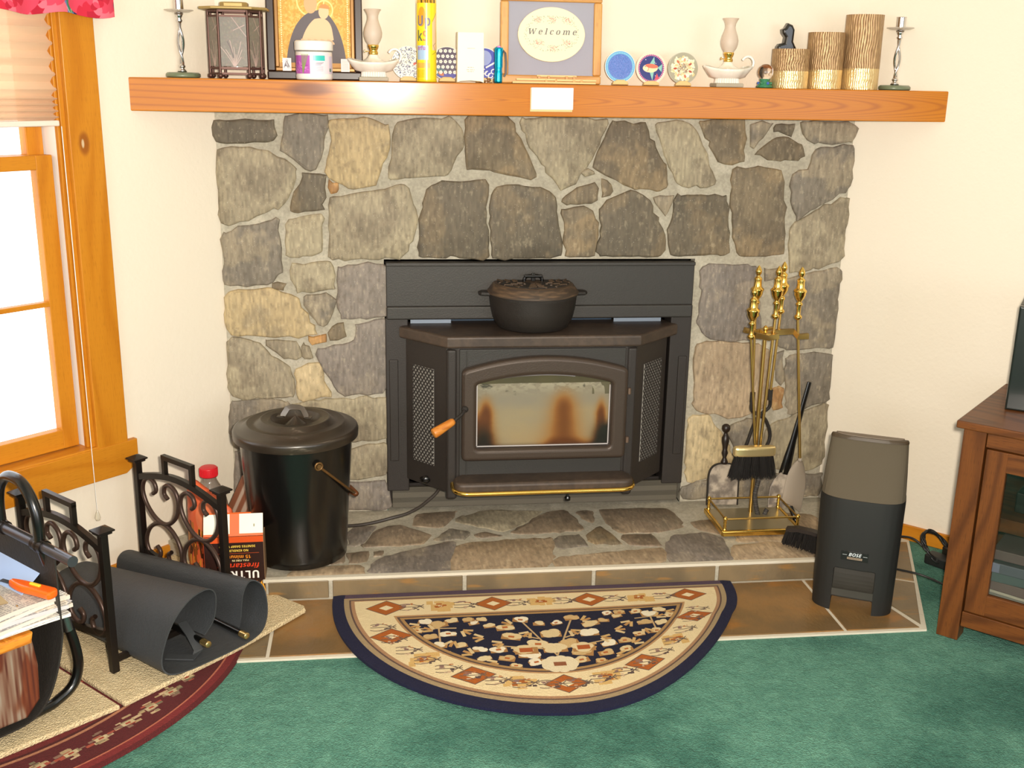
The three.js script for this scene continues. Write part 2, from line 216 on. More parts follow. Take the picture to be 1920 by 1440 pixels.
// ---------------------------------------------------------------- the room
const T = 0.15, floorY = 0;
const cornerO = V((XL + XR) / 2, 0, -(XR - XL) / 2), S2 = SIDE + (XR - XL) * R2;      // where the side walls would meet
{
  const C = [cornerO, cornerO.clone().add(V(S2 * R2, 0, S2 * R2)), cornerO.clone().add(V(0, 0, 2 * S2 * R2)), cornerO.clone().add(V(-S2 * R2, 0, S2 * R2))];
  const sh = shape2(C.map(p => [p.x, -p.z])); 
  const f = structure('floor'); mesh('carpet', extr(sh, .1, 0).rotateX(-Math.PI / 2).translate(0, -.1, 0), M.carpet, f);
  f.children[0].geometry = boxUV(f.children[0].geometry);
  const c = structure('ceiling'); mesh('ceiling_board', extr(sh, .1, 0).rotateX(-Math.PI / 2).translate(0, ROOM_H, 0), M.white, c);
  // left wall with its window opening (local x runs to the corner, z into the room)
  const wl = structure('wall_left', V(XL, 0, 0), Math.PI / 4);
  const WS0 = .495, WS1 = 1.36, WY0 = .44, WY1 = 1.86;
  const seg = (s0, s1, y0, y1) => bx(s1 - s0, y1 - y0, T, -(s0 + s1) / 2, (y0 + y1) / 2, -T / 2, 0);
  mesh('plaster', join([seg(-.1, WS0, 0, ROOM_H), seg(WS1, SIDE + .2, 0, ROOM_H), seg(WS0, WS1, 0, WY0), seg(WS0, WS1, WY1, ROOM_H)]), M.wall, wl);
  const wr = structure('wall_right', V(XR, 0, 0), -Math.PI / 4);
  mesh('plaster', bx(SIDE + .3, ROOM_H, T, (SIDE + .1) / 2, ROOM_H / 2, -T / 2, 0), M.wall, wr);
  // two far walls behind the photographer, each with a wide window
  const far = (name, a, b, turn) => {
    const m = a.clone().add(b).multiplyScalar(.5), L = a.distanceTo(b) + .3, w = structure(name, m, turn), x0 = 1.5, y0 = .7, y1 = 2.15;
    const q = (xa, xb, ya, yb) => bx(xb - xa, yb - ya, T, (xa + xb) / 2, (ya + yb) / 2, -T / 2, 0);
    mesh('plaster', join([q(-L / 2, -x0, 0, ROOM_H), q(x0, L / 2, 0, ROOM_H), q(-x0, x0, 0, y0), q(-x0, x0, y1, ROOM_H)]), M.wall, w);
    for (const [xa, xb, ya, yb] of [[-x0, x0, y0, y0 + .05], [-x0, x0, y1 - .05, y1], [-x0, -x0 + .05, y0, y1], [x0 - .05, x0, y0, y1], [-.03, .03, y0, y1]]) mesh('window_frame', bx(xb - xa, yb - ya, .06, (xa + xb) / 2, (ya + yb) / 2, -.06, .003), M.fir, w);
    const day = castAll(new THREE.RectAreaLight(0xeaf2ff, DAY, 2 * x0 - .1, y1 - y0 - .1)); day.position.set(0, (y0 + y1) / 2, -.02); day.rotation.y = Math.PI; w.add(day); return w;
  };
  const DAY = 5;
  far('wall_back_right', C[1], C[2], -Math.PI * .75);
  far('wall_back_left', C[2], C[3], Math.PI * .75);
  // chimney wall above and behind the stone
  const wc = structure('wall_chimney');
  mesh('plaster', join([bx(XR - XL, ROOM_H - 1.43, .12, (XL + XR) / 2, (ROOM_H + 1.43) / 2, -.08, 0)]), M.wall, wc);
  // baseboards
  const bl = structure('baseboard_left', V(XL, 0, 0), Math.PI / 4); mesh('board', bx(SIDE, .055, .014, -SIDE / 2 - .03, .0275, .007, .003, 'x'), M.fir, bl);
  const br = structure('baseboard_right', V(XR, 0, 0), -Math.PI / 4); mesh('board', bx(SIDE, .055, .014, SIDE / 2 + .03, .0275, .007, .003, 'x'), M.fir, br);

  // the window: casing, apron, jambs, two sashes, panes
  const w = structure('window_1', V(XL, 0, 0), Math.PI / 4);
  const B = (s0, s1, y0, y1, d0, d1, grain, r = .002) => bx(s1 - s0, y1 - y0, d1 - d0, -(s0 + s1) / 2, (y0 + y1) / 2, (d0 + d1) / 2, r, grain);
  for (const [a, b] of [[.398, .5], [1.355, 1.457]]) mesh('casing', B(a, b, .445, 1.9, 0, .02, 'y', .003), a < 1 ? M.firKnot : M.fir, w);
  mesh('casing', B(.398, 1.457, 1.86, 1.96, 0, .021, 'x', .003), M.fir, w);
  const ap = extr([[-.368, .447], [-.368, .372], [-.412, .345], [-1.443, .345], [-1.487, .372], [-1.487, .447]], .022, .002); mesh('apron', boxUV(ap, 'x'), M.fir, w);
  for (const [a, b] of [[.497, .513], [1.342, 1.358]]) mesh('jamb', B(a, b, .445, 1.86, -.15, .004, 'y'), M.fir, w);
  mesh('jamb', B(.497, 1.358, 1.845, 1.86, -.15, .004, 'x'), M.fir, w);
  mesh('sill', B(.497, 1.358, .43, .452, -.15, .018, 'x', .004), M.fir, w);
  for (const [a, b] of [[.513, .521], [1.334, 1.342]]) { mesh('stop', B(a, b, .452, 1.845, -.018, -.002, 'y'), M.fir, w); mesh('track', B(a - .001, b - .002, .452, 1.845, -.12, -.02, 'y', .001), M.whitePlastic, w); }
  const sash = (d0, d1, y0, y1, s0, s1, lowRail, name) => {
    const st = .05; mesh('sash_stile', B(s0, s0 + st, y0, y1, d0, d1, 'y', .003), M.fir, w); mesh('sash_stile', B(s1 - st, s1, y0, y1, d0, d1, 'y', .003), M.fir, w);
    mesh('sash_rail', B(s0 + st - .002, s1 - st + .002, y0, y0 + lowRail, d0, d1, 'x', .003), M.fir, w); mesh('sash_rail', B(s0 + st - .002, s1 - st + .002, y1 - .04, y1, d0, d1, 'x', .003), M.fir, w);
    mesh('pane', B(s0 + st - .004, s1 - st + .004, y0 + lowRail - .004, y1 - .036, (d0 + d1) / 2 - .002, (d0 + d1) / 2 + .002, 'x', 0), M.glass, w);
    const my = (y0 + lowRail + y1 - .04) / 2; mesh('muntin', B(s0 + st - .002, s1 - st + .002, my - .007, my + .007, d0 + .006, d1 - .002, 'x', .002), M.fir, w);
  };
  sash(-.07, -.035, .455, 1.31, .526, 1.33, .058); sash(-.11, -.075, 1.27, 1.845, .526, 1.33, .04);
}
// cellular shade drawn over the upper half of the window: real pleats
{
  const g = new THREE.BufferGeometry(), pos = [], idx = [], uv = []; const N = 26, y0 = 1.405, y1 = 1.83;
  const dy = i => { const t = i / N; return y1 - (y1 - y0) * (t < .68 ? t / .68 * .84 : .84 + (t - .68) / .32 * .16); };
  for (let i = 0; i <= N; i++) { const z = i % 2 ? .004 : -.018, y = dy(i); for (const x of [-.516, -1.34]) { pos.push(x, y, z); uv.push(x, y); } }
  for (let i = 0; i < N; i++) { const a = 2 * i; idx.push(a, a + 2, a + 1, a + 1, a + 2, a + 3); }
  g.setAttribute('position', new THREE.Float32BufferAttribute(pos, 3)); g.setAttribute('uv', new THREE.Float32BufferAttribute(uv, 2)); g.setIndex(idx);
  const t = thing('window_shade', 'pleated tan fabric shade drawn halfway down the window', 'window shade', V(XL, 0, 0), Math.PI / 4);
  mesh('pleats', toCreasedNormals(g, .1), phy({ color: 0xe6c6a2, roughness: .9, transmission: .45, thickness: 0, side: THREE.DoubleSide }), t);
  mesh('bottom_rail', bx(.824, .016, .022, -.928, 1.397, -.006, .004), std({ color: 0xe4d6c8, roughness: .5 }), t);
  mesh('head_rail', bx(.824, .03, .03, -.928, 1.842, -.006, .004), std({ color: 0xe4d6c8, roughness: .5 }), t);
  const c = thing('pull_cord', 'thin white shade pull cord with a clear teardrop tassel', 'cord', Lw(.527, .03, 0));
  mesh('string', rod([0, 1.39, 0], [0, .26, 0], .0011), M.white, c);
  mesh('tassel', lathe([[0, 0], [.006, .002], [.0085, .01], [.006, .022], [.002, .034], [0, .036]], 16).translate(0, .226, 0), phy({ color: 0xf2ead6, roughness: .15, transmission: .5, thickness: .01 }), c);
}
// flowered valance across the window head
{
  const t = canvasTex(1024, 512, (x, w, h) => {
    x.fillStyle = '#1d2450'; x.fillRect(0, 0, w, h);
    const leaf = (cx, cy, a, l, c) => { x.save(); x.translate(cx, cy); x.rotate(a); x.fillStyle = c; x.beginPath(); x.ellipse(0, 0, l, l * .36, 0, 0, 7); x.fill(); x.strokeStyle = '#cfe0c4'; x.lineWidth = 2; x.beginPath(); x.moveTo(-l, 0); x.lineTo(l, 0); x.stroke(); x.restore(); };
    for (let i = 0; i < 46; i++) leaf(rr(0, w), rr(0, h), rr(0, 6), rr(40, 90), ['#2c6a48', '#3d7a58', '#1d4a34', '#6a78a8', '#28406a'][i % 5]);
    for (let i = 0; i < 12; i++) { const cx = (i % 6 + .35) * w / 6 + rr(-30, 30), cy = (i / 6 | 0) * 256 + 250 + rr(-20, 20), r = 105; for (let k = 26; k > 0; k--) { x.fillStyle = ['#c4203a', '#d8405a', '#e86a7c', '#b01430'][k % 4]; const a = k * 2.4; x.beginPath(); x.ellipse(cx + Math.cos(a) * r * k / 40, cy + Math.sin(a) * r * k / 40, r * .5 * (k / 26 + .2), r * .34 * (k / 26 + .2), a, 0, 7); x.fill(); } }
  });
  t.wrapS = t.wrapT = THREE.RepeatWrapping; t.repeat.set(1 / .75, 1 / .38);
  const pos = [], idx = [], uv = [], NX = 60, NY = 6; for (let j = 0; j <= NY; j++) for (let i = 0; i <= NX; i++) { const s = .352 + 1.15 * i / NX, y = 1.682 + .3 * j / NY, amp = .011 * (1 - .4 * j / NY); pos.push(-s, y - .006 * Math.sin(i * .6) * (1 - j / NY), .05 + amp * Math.sin(i * .9)); uv.push(s, y); }
  for (let j = 0; j < NY; j++) for (let i = 0; i < NX; i++) { const a = j * (NX + 1) + i; idx.push(a, a + NX + 1, a + 1, a + 1, a + NX + 1, a + NX + 2); }
  const g = new THREE.BufferGeometry(); g.setAttribute('position', new THREE.Float32BufferAttribute(pos, 3)); g.setAttribute('uv', new THREE.Float32BufferAttribute(uv, 2)); g.setIndex(idx); g.computeVertexNormals();
  const v = thing('valance', 'gathered navy valance printed with red roses and green leaves', 'valance', V(XL, 0, 0), Math.PI / 4);
  mesh('cloth', g, std({ map: t, roughness: .9, side: THREE.DoubleSide }), v);
  mesh('return_flap', new THREE.PlaneGeometry(.055, .3).rotateY(Math.PI / 2).translate(-.352, 1.832, .025), std({ map: t, roughness: .9, side: THREE.DoubleSide }), v);
  mesh('curtain_rod', rod([-.36, 1.99, .05], [-1.5, 1.99, .05], .008), M.white, v);
}
// ---------------------------------------------------------------- stone fireplace front
const grow = (pts, d) => { const cx = pts.reduce((a, p) => a + p[0], 0) / pts.length, cy = pts.reduce((a, p) => a + p[1], 0) / pts.length; return pts.map(([x, y]) => { const l = Math.hypot(x - cx, y - cy); return [cl(cx + (x - cx) * (1 + d / l), XL, XR), cy + (y - cy) * (1 + d / l)]; }); };
const P = s => s.trim().split(/\s+/).map(q => q.split(',').map(Number));
{
  const t = thing('stone_fireplace', 'fieldstone fireplace front of mixed grey and tan stones in pale mortar', 'fireplace');
  const face = (px, py) => { const q = onZ(px, py, .004); return [q.x, q.y]; };
  // mortar bed round the firebox opening
  const ox0 = -.458, ox1 = .596, oy = .957, top = 1.432;
  const bed = new THREE.Shape(); bed.moveTo(XL + .004, .07); bed.lineTo(ox0, .07); bed.lineTo(ox0, oy); bed.lineTo(ox1, oy); bed.lineTo(ox1, .07); bed.lineTo(XR - .004, .07); bed.lineTo(XR - .004, top); bed.lineTo(XL + .004, top); bed.closePath();
  mesh('mortar', extr(bed, .08, 0).translate(0, 0, -.08), M.mortar, t);
  const list = [
    ['dark', '406,227 512,226 512,266 407,267'], ['grey', '535,216 612,216 606,265 590,318 570,315 530,279 532,248'], ['gold', '620,227 690,224 727,235 730,264 719,306 703,345 664,351 632,340 611,321 619,264'], ['tan', '745,229 845,222 868,251 866,274 838,326 761,334 729,334 734,297'],
    ['brown', '877,219 950,219 985,280 1003,331 960,330 930,320 876,316 874,281'], ['tan', '980,222 1137,225 1127,260 1103,307 1077,343 1050,352 1022,312 995,277 982,247'], ['brown', '1150,230 1210,232 1220,260 1247,310 1253,343 1237,357 1193,352 1147,333 1113,313 1123,287 1140,247'], ['tan', '1230,237 1290,228 1317,270 1330,310 1340,347 1313,350 1270,343 1247,290'],
    ['brown', '1313,227 1393,227 1393,300 1350,307 1330,267'], ['grey', '1408,233 1450,232 1430,257 1410,280'], ['dark', '1455,232 1490,232 1482,253 1455,246'], ['grey', '1503,230 1602,232 1595,267 1527,268 1507,250'], ['brown', '1417,290 1447,263 1477,257 1500,273 1507,293 1493,302 1453,300'], ['grey', '1530,282 1597,273 1590,353 1527,387 1493,413 1482,350 1487,327 1513,317'],
    ['brown', '1372,320 1413,315 1463,323 1470,400 1467,473 1423,480 1387,477 1373,433'], ['tan', '1483,427 1527,397 1590,370 1587,440 1577,487 1527,503 1483,507'], ['dark', '1270,367 1360,370 1363,417 1367,473 1347,478 1260,477 1253,433 1260,407'], ['grey', '1227,370 1262,370 1247,402'], ['dark', '1127,387 1147,370 1180,358 1207,367 1223,387 1233,417 1247,440 1240,477 1123,477 1127,433'],
    ['brown', '1053,393 1103,390 1120,420 1113,477 1062,478 1058,433'], ['brown', '1057,373 1080,353 1117,343 1118,377 1063,382'], ['dark', '1127,337 1147,347 1143,363 1130,370'], ['tan', '1093,325 1105,317 1113,328 1096,331'], ['dark', '925,358 975,347 1035,362 1043,400 1053,477 990,482 925,480 920,400'], ['dark', '809,345 913,339 910,381 914,481 864,484 845,479 787,481 793,381'],
    ['tan', '620,374 687,361 758,347 775,381 780,423 767,458 751,481 620,484 619,426'], ['dark', '570,328 611,331 603,390 561,397 543,394'], ['tan', '541,413 603,403 603,474 561,481 535,478'], ['tan', '409,281 493,284 554,316 538,371 519,390 445,416 414,419'], ['grey', '418,439 516,410 522,426 526,475 528,510 500,533 424,533 419,480'], ['rust', '616,339 635,345 632,361 619,361'],
    ['tan', '551,497 619,494 625,540 560,547 547,520'], ['mauve', '635,503 722,497 722,590 640,596 634,550'], ['gold', '427,550 500,543 553,557 587,610 590,625 560,632 433,628 425,590'], ['grey', '570,560 600,550 630,563 613,607 597,607 580,583'], ['brown', '512,533 533,533 530,543 512,542'], ['brown', '620,612 645,607 647,630 620,637'], ['rust', '580,632 610,627 610,640 587,645'],
    ['mauve', '593,657 663,640 667,610 723,600 723,730 640,740 620,713'], ['tan', '428,637 477,640 510,667 543,690 550,743 450,747 432,733'], ['tan', '497,638 557,643 563,673 543,673 513,657'], ['tan', '567,643 580,650 587,670 570,673'], ['gold', '555,693 597,680 610,713 620,740 560,748'], ['grey', '435,753 540,755 545,832 440,838'], ['tan', '548,757 723,747 723,820 667,828 548,835'],
    ['tan', '640,845 723,833 723,890 640,897'], ['mauve', '640,912 722,903 730,966 640,968'], ['mauve', '441,850 520,848 520,962 447,964'], ['grey', '530,848 632,846 632,964 530,966'],
    ['mauve', '1317,499 1415,501 1422,560 1424,632 1358,638 1323,630 1310,606 1315,538'], ['grey', '1434,505 1461,505 1455,519 1436,525'], ['grey', '1475,525 1518,513 1578,503 1575,560 1560,648 1463,652 1464,600'], ['pink', '1310,646 1408,644 1440,655 1440,755 1400,775 1385,783 1330,775 1300,762'], ['grey', '1452,668 1468,662 1470,718 1455,715'], ['rust', '1449,728 1469,730 1466,764 1448,768'],
    ['grey', '1476,670 1558,665 1553,750 1520,758 1477,773'], ['gold', '1293,783 1325,779 1350,810 1372,850 1370,880 1292,905 1286,890'], ['grey', '1362,805 1400,785 1417,792 1420,850 1385,850'], ['tan', '1440,800 1472,785 1550,760 1545,868 1500,880 1440,878 1428,845'], ['grey', '1505,890 1540,888 1537,950 1505,955 1484,950 1484,895'], ['grey', '1281,912 1370,890 1474,890 1475,953 1400,956 1279,957']];
  list.forEach(([k, s], i) => { const pts = P(s).map(q => face(...q)).map(([x, y]) => [cl(x, XL, XR), Math.max(y, .082)]); mesh('stone', stoneGeo(grow(pts, .0035), .009 + .006 * hash(i, 1, 2), 900 + i), stoneMat[k], t); });
  // firebox behind the stove, closed all round
  mesh('firebox', join([bx(.02, .9, .5, ox0 - .01, .5, -.3, 0), bx(.02, .9, .5, ox1 + .01, .5, -.3, 0), bx(1.1, .02, .5, .077, oy + .01, -.3, 0), bx(1.1, .95, .02, .077, .5, -.56, 0), bx(1.09, .03, .49, .07, .054, -.33, 0)]), M.dark, t);
}
// ---------------------------------------------------------------- hearth: raised flagstone step and a flush tiled border
{
  const hy = .077, zh = .527, t = thing('stone_hearth', 'raised flagstone hearth with a tiled step and a flush tile border', 'hearth');
  const xl0 = -.826, xr0 = .99;                                   // step corners
  const body = shape2([[xl0, -zh], [xr0, -zh], [XR - .002 + .19, -.2], [XR, .0], [.592, 0], [.592, .12], [-.455, .12], [-.455, 0], [XL, .0], [XL - .19, -.2]].map(p => [p[0], p[1]]));
  mesh('mortar', boxUV(extr(body, .07, 0).rotateX(-Math.PI / 2).translate(0, 0, 0)), M.mortar, t);
  const top = (px, py) => { const q = onY(px, py, hy); return [q.x, -q.z]; };
  const list = ['785,962 855,957 830,985 775,982', '865,965 920,955 1015,957 980,980 940,992 855,975', '1015,962 1060,955 1095,990 1040,995 960,997', '1082,957 1110,956 1112,977 1095,972', '1125,954 1250,952 1280,985 1225,995 1160,995', '680,1022 710,990 750,983 805,1000 785,1018', '815,1010 840,990 880,995 870,1008', '890,1000 910,995 940,1002 900,1006', '692,1070 710,1045 820,1017 852,1015 840,1070 750,1074',
    '860,1020 950,1010 1035,1007 1037,1040 1015,1062 850,1070', '1040,1007 1085,1000 1100,1020 1050,1025', '1102,997 1125,985 1165,1017 1110,1015', '1165,1002 1220,1000 1240,1020 1180,1018', '1045,1043 1240,1025 1240,1052 1050,1062', '1250,1020 1265,1002 1315,997 1350,1005 1372,1047 1270,1053 1250,1040', '1374,1020 1470,1015 1525,1035 1525,1042 1382,1047', '1295,977 1345,972 1355,1000 1310,990', '655,990 705,985 678,1018 655,1020', '652,1036 690,1032 685,1050 655,1052', '700,1032 720,1031 717,1039 702,1040', '560,1062 675,1057 680,1071 600,1076 542,1078', '525,1040 640,1030 640,1052 545,1062', '1380,965 1480,960 1530,966 1530,1008 1385,1012', '560,985 640,975 640,1020 530,1030'];
  const kinds = ['hearth', 'tan', 'hearth', 'hearth', 'hearth', 'hearth', 'grey', 'hearth', 'mauve', 'pink', 'grey', 'brown', 'hearth', 'pink', 'mauve', 'pink', 'hearth', 'mauve', 'hearth', 'hearth', 'pink', 'hearth', 'pink', 'grey'];
  list.forEach((s, i) => { const g = stoneGeo(grow(P(s).map(q => top(...q)), .003).map(([x, y]) => [x, Math.min(y, -.035)]), .0045, 1200 + i, .005).rotateX(-Math.PI / 2).translate(0, .0695, 0); mesh('stone', g, stoneMat[kinds[i]], t); });
  // rim and riser tiles of the step
  const jx = [xl0, -.635, -.228, .176, .573, .952, xr0 + .02];
  for (let i = 0; i < jx.length - 1; i++) mesh('riser_tile', bx(jx[i + 1] - jx[i] - .012, .058, .016, (jx[i] + jx[i + 1]) / 2, .038, zh - .002, .003, 'x').translate(0, 0, 0), M.tile, t);
  mesh('grout', join([bx(xr0 - xl0 + .02, .012, .02, (xl0 + xr0) / 2, .0695, zh - .006, .003), bx(xr0 - xl0 + .02, .07, .01, (xl0 + xr0) / 2, .035, zh - .008, 0)]), M.grout, t);
  // flush border
  const gy = .006, zl = .878, xo = 1.102, xlo = -.96;
  const ring = shape2([[xlo, -zl], [xo, -zl], [1.352, -.262], [XR - .02 + .16, -.16], [XL + .02 - .16, -.16], [-1.215, -.262]]);
  mesh('grout', extr(ring, .008, 0).rotateX(-Math.PI / 2).translate(0, -.002, 0), M.grout, t);
  const slab = (pts, m = M.tileBrown) => { const g = extr(pts.map(p => [p[0], -p[1]]), .009, .002, 1).rotateX(-Math.PI / 2).translate(0, 0, 0); mesh('border_tile', boxUV(g), m, t); };
  const jb = [-.794, -.381, .032, .445, .858]; const g2 = .005;
  for (let i = 0; i < 4; i++) slab([[jb[i] + g2, zh + .012], [jb[i + 1] - g2, zh + .012], [jb[i + 1] - g2, zl - .012], [jb[i] + g2, zl - .012]], i % 2 ? M.tileBrown : M.tileBrown);
  slab([[.858 + g2, zh + .012], [1.0, zh + .012], [1.085, zl - .012], [.858 + g2, zl - .012]]);
  slab([[1.008, zh - .01], [1.017, zh + .03], [1.098, zl - .03], [1.21, .585], [1.04, .5]], M.tile);
  slab([[1.045, .49], [1.215, .573], [1.335, .28], [1.2, .26]], M.tile);
  slab([[jb[0] - g2, zh + .012], [-.86, zh + .012], [-.945, zl - .012], [jb[0] - g2, zl - .012]], M.tile);
  slab([[-.868, zh + .02], [-.958, zl - .03], [-1.07, .58], [-.9, .5]], M.tile);
  slab([[-.91, .49], [-1.075, .57], [-1.195, .28], [-1.06, .26]], M.tile);
}
// ---------------------------------------------------------------- mantel beam
{
  const z = .2054, y0 = 1.4274, y1 = 1.522, t = thing('mantel_shelf', 'long honey-varnished fir beam over the stone fireplace', 'mantel');
  const x0 = XL - z + .001, x1 = XR + z - .001, b = extr([[x0, -z], [x1, -z], [XR - .01, .06], [XL + .01, .06]].map(p => [p[0], p[1]]), y1 - y0, .003, 2).rotateX(-Math.PI / 2).translate(0, y0, 0);
  const wt = tex(2048, 256, (u, v) => {
    const knot = Math.hypot((u - .205) * 26, (v - .72) * 3.6), U = u + .012 * (fbm(u, v, 3, 801, 3, 2) - .5), c = .34; let f = (U - c) * 7; const d = Math.abs(v - .48 + .1 * (fbm(u, v, 4, 802, 3, 2) - .5));
    let r = U < .34 ? (v * 5 + U * 3 + .5 * fbm(u, v, 6, 803, 3, 3)) : (Math.sqrt(d * d * 34 + f * f * .9) * 5 - f * 1.4); r += .25 * Math.exp(-knot);
    r = (U < .34 ? r : r) ; const ln = Math.pow(.5 + .5 * Math.sin(6.283 * r), 5), fi = vn(u, v, 60, 804, 128), big = fbm(u, v, 3, 806, 3, 2);
    let q = mix([200, 124, 22], [184, 106, 12], .45 * fi + .5 * big); q = mix(q, [150, 80, 12], ln * .5); q = mix(q, [110, 56, 24], ss(1, .35, knot) * .8); return q;
  }, true);
  const g = boxUV(b, 'x'), uv = g.attributes.uv; for (let i = 0; i < uv.count; i++) uv.setXY(i, (uv.getX(i) - x0) / (x1 - x0), (uv.getY(i) - y0) / (y1 - y0));
  mesh('beam', g, phy({ map: wt, roughness: .6, specularIntensity: .4, clearcoat: .42, clearcoatRoughness: .19 }), t);
}
// ---------------------------------------------------------------- wood stove insert
{
  const t = thing('stove_insert', 'black wood-burning stove insert with a sooty arched glass door and brass-edged ash lip', 'wood stove');
  const p1 = mesh('surround_panel', join([bx(1.043, .15, .02, .0695, .876, .01, .004), bx(1.043, .012, .03, .0695, .944, .015, .003), bx(1.043, .045, .02, .0695, .781, .019, .006)]), M.stoveBlue, t);
  mesh('side_panel', join([bx(.076, .615, .09, -.4185, .455, -.028, .004), bx(.03, .36, .008, -.43, .44, .018, .003)]), M.stovePaint, t);
  mesh('side_panel', join([bx(.074, .615, .09, .5565, .455, -.028, .004), bx(.03, .36, .008, .568, .44, .018, .003)]), M.stovePaint, t);
  for (let i = 0; i < 4; i++) mesh('louver', bx(1.02, .021, .012, .07, .092 + i * .0185, .004, .002).rotateX(0), i % 2 ? M.louver2 : M.louver, t);
  mesh('louver_back', bx(1.04, .085, .01, .07, .117, -.03, 0), M.stovePaint, t);
  const plan = [[-.388, -.02], [-.262, -.16], [-.226, -.17], [.336, -.17], [.372, -.16], [.508, -.02], [.508, .2], [-.388, .2]];
  mesh('stove_body', extr(plan, .51, .006, 2).rotateX(-Math.PI / 2).translate(0, .193, 0), M.stovePaint, t);
  mesh('front_plate', join([bx(.55, .49, .01, .055, .447, .171, .003), bx(.004, .48, .004, -.196, .447, .177, .001)]), M.stoveBlue, t);
  for (const x of [-.244, .354]) mesh('corner_post', bx(.036, .52, .03, x, .432, .158, .01), M.stovePaint, t);
  // convection grilles on the canted cheeks: a diamond lattice over a pale inner plate
  const grille = (a, b, y0, y1, out) => {
    const A = V(a[0], 0, a[1]), B = V(b[0], 0, b[1]), L = A.distanceTo(B), e = B.clone().sub(A).normalize(), m = new THREE.Matrix4().makeBasis(e, V(0, 1, 0), e.clone().cross(V(0, 1, 0))).setPosition(A.x, 0, A.z), parts = [], st = .0155, h = y1 - y0;
    for (const s of [1, -1]) for (let k = -Math.ceil(h / st) - 2; k < L / st + Math.ceil(h / st) + 2; k++) {   // clip each strand to the panel
      let xa = k * st, ya = 0, xb = k * st + s * h * .8, yb = h; const f = (x) => (x - xa) / (xb - xa);
      let t0 = 0, t1 = 1; const q0 = f(0), q1 = f(L); t0 = Math.max(t0, Math.min(q0, q1)); t1 = Math.min(t1, Math.max(q0, q1)); if (t1 - t0 < .01) continue;
      parts.push(rod([xa + (xb - xa) * t0, y0 + h * t0, .0035], [xa + (xb - xa) * t1, y0 + h * t1, .0035], out, out, 4));
    }
    const g = join(parts); g.applyMatrix4(m); mesh('grille', g, M.stovePaint, t);
    const pl = bx(L, h, .002, L / 2, (y0 + y1) / 2, .001, 0); pl.applyMatrix4(m); mesh('grille_plate', pl, M.grillePlate, t);
  };
  const mixp = (a, b, k) => [a[0] + (b[0] - a[0]) * k, a[1] + (b[1] - a[1]) * k];
  const cl0 = [-.3905, .0185], cl1 = [-.2645, .1585], cr0 = [.3745, .1585], cr1 = [.5105, .0185];
  grille(mixp(cl0, cl1, .2), mixp(cl0, cl1, .72), .275, .612, .0028);
  grille(mixp(cr0, cr1, .22), mixp(cr0, cr1, .82), .275, .622, .0026);
  // top shelf with canted ends
  const shelf = [[-.41, -.03], [-.26, -.192], [.374, -.192], [.54, -.03], [.5, .06], [-.37, .06]];
  mesh('top_shelf', boxUV(extr(shelf, .04, .008, 3).rotateX(-Math.PI / 2).translate(0, .698, 0)), M.stoveTop, t);
  for (const [x0, x1, z] of [[-.372, -.235, -.015], [.325, .492, -.015]]) mesh('heat_shield', bx(x1 - x0, .05, .004, (x0 + x1) / 2, .75, z, .001), M.galv, t);
  mesh('heat_shield', bx(.56, .05, .004, .045, .745, -.05, .001), std({ color: 0x2c3c4c, roughness: .5, metalness: .5 }), t);
  // arched door
  const arch = (x0, x1, y0, ys, yt, r) => { const s = new THREE.Shape(), mx = (x0 + x1) / 2; s.moveTo(x0 + r, y0); s.lineTo(x1 - r, y0); s.quadraticCurveTo(x1, y0, x1, y0 + r); s.lineTo(x1, ys - r); s.quadraticCurveTo(x1, ys, x1 - r * 1.4, ys + r * .25); s.quadraticCurveTo(mx, 2 * yt - ys - r * .2, x0 + r * 1.4, ys + r * .25); s.quadraticCurveTo(x0, ys, x0, ys - r); s.lineTo(x0, y0 + r); s.quadraticCurveTo(x0, y0, x0 + r, y0); return s; };
  const door = arch(-.214, .334, .318, .632, .672, .02); door.holes.push(arch(-.166, .281, .36, .582, .611, .012));
  const dm = mesh('door', extr(door, .04, .014, 5, 40).translate(0, 0, .172), M.stoveDoor, t);
  const inner = arch(-.176, .291, .35, .59, .62, .014); inner.holes.push(arch(-.168, .283, .358, .584, .612, .012)); mesh('door_bead', extr(inner, .008, .002, 1, 40).translate(0, 0, .2), M.stoveDoor, dm);
  const gl = canvasTex(1024, 640, (x, w, h) => {
    const im = x.createImageData(w, h);
    for (let j = 0; j < h; j++) for (let i = 0; i < w; i++) {
      const u = i / w, v = j / h, n = fbm(u, v, 4, 700, 5), s = fbm(u, v, 24, 710, 4), U = u + .03 * (n - .5); let c = mix([136, 126, 106], [154, 136, 100], n);
      c = mix(c, [118, 115, 110], ss(.55, .35, v) * .4); c = mix(c, [160, 134, 92], ss(.6, .95, v) * ss(.15, .3, u) * ss(.95, .6, u) * .5);
      const plume = (cx, wd, top, k) => k * Math.exp(-Math.pow((U - cx) / (wd * (.5 + v)), 2)) * ss(top, top + .35, v);
      const br = Math.min(1, plume(.085, .05, .22, 1) + plume(.65, .1, .12, .75) + plume(.925, .035, .25, 1) + plume(.02, .03, .4, .6) + .55 * ss(.82, 1, v) * ss(.4, .62, U)); c = mix(c, [146, 98, 46], Math.min(1, br * 1.8)); c = mix(c, [92, 46, 12], ss(.35, .95, br));
      c = mix(c, [26, 14, 8], Math.min(1, plume(.07, .05, .58, 1.1) + plume(.94, .05, .55, 1.2) + ss(.9, 1, v) * .55 + ss(.9, 1, u) * ss(.6, .8, v)));
      const flake = ss(.33, .12, v) * ss(.42, .6, s + .25 * (n - .5)); c = mix(c, [164, 156, 132], flake * .8); c = mix(c, [60, 54, 44], ss(.36, .14, v) * ss(.62, .74, fbm(u, v, 12, 730, 4)) * (u < .3 || u > .68 ? 1 : .25));
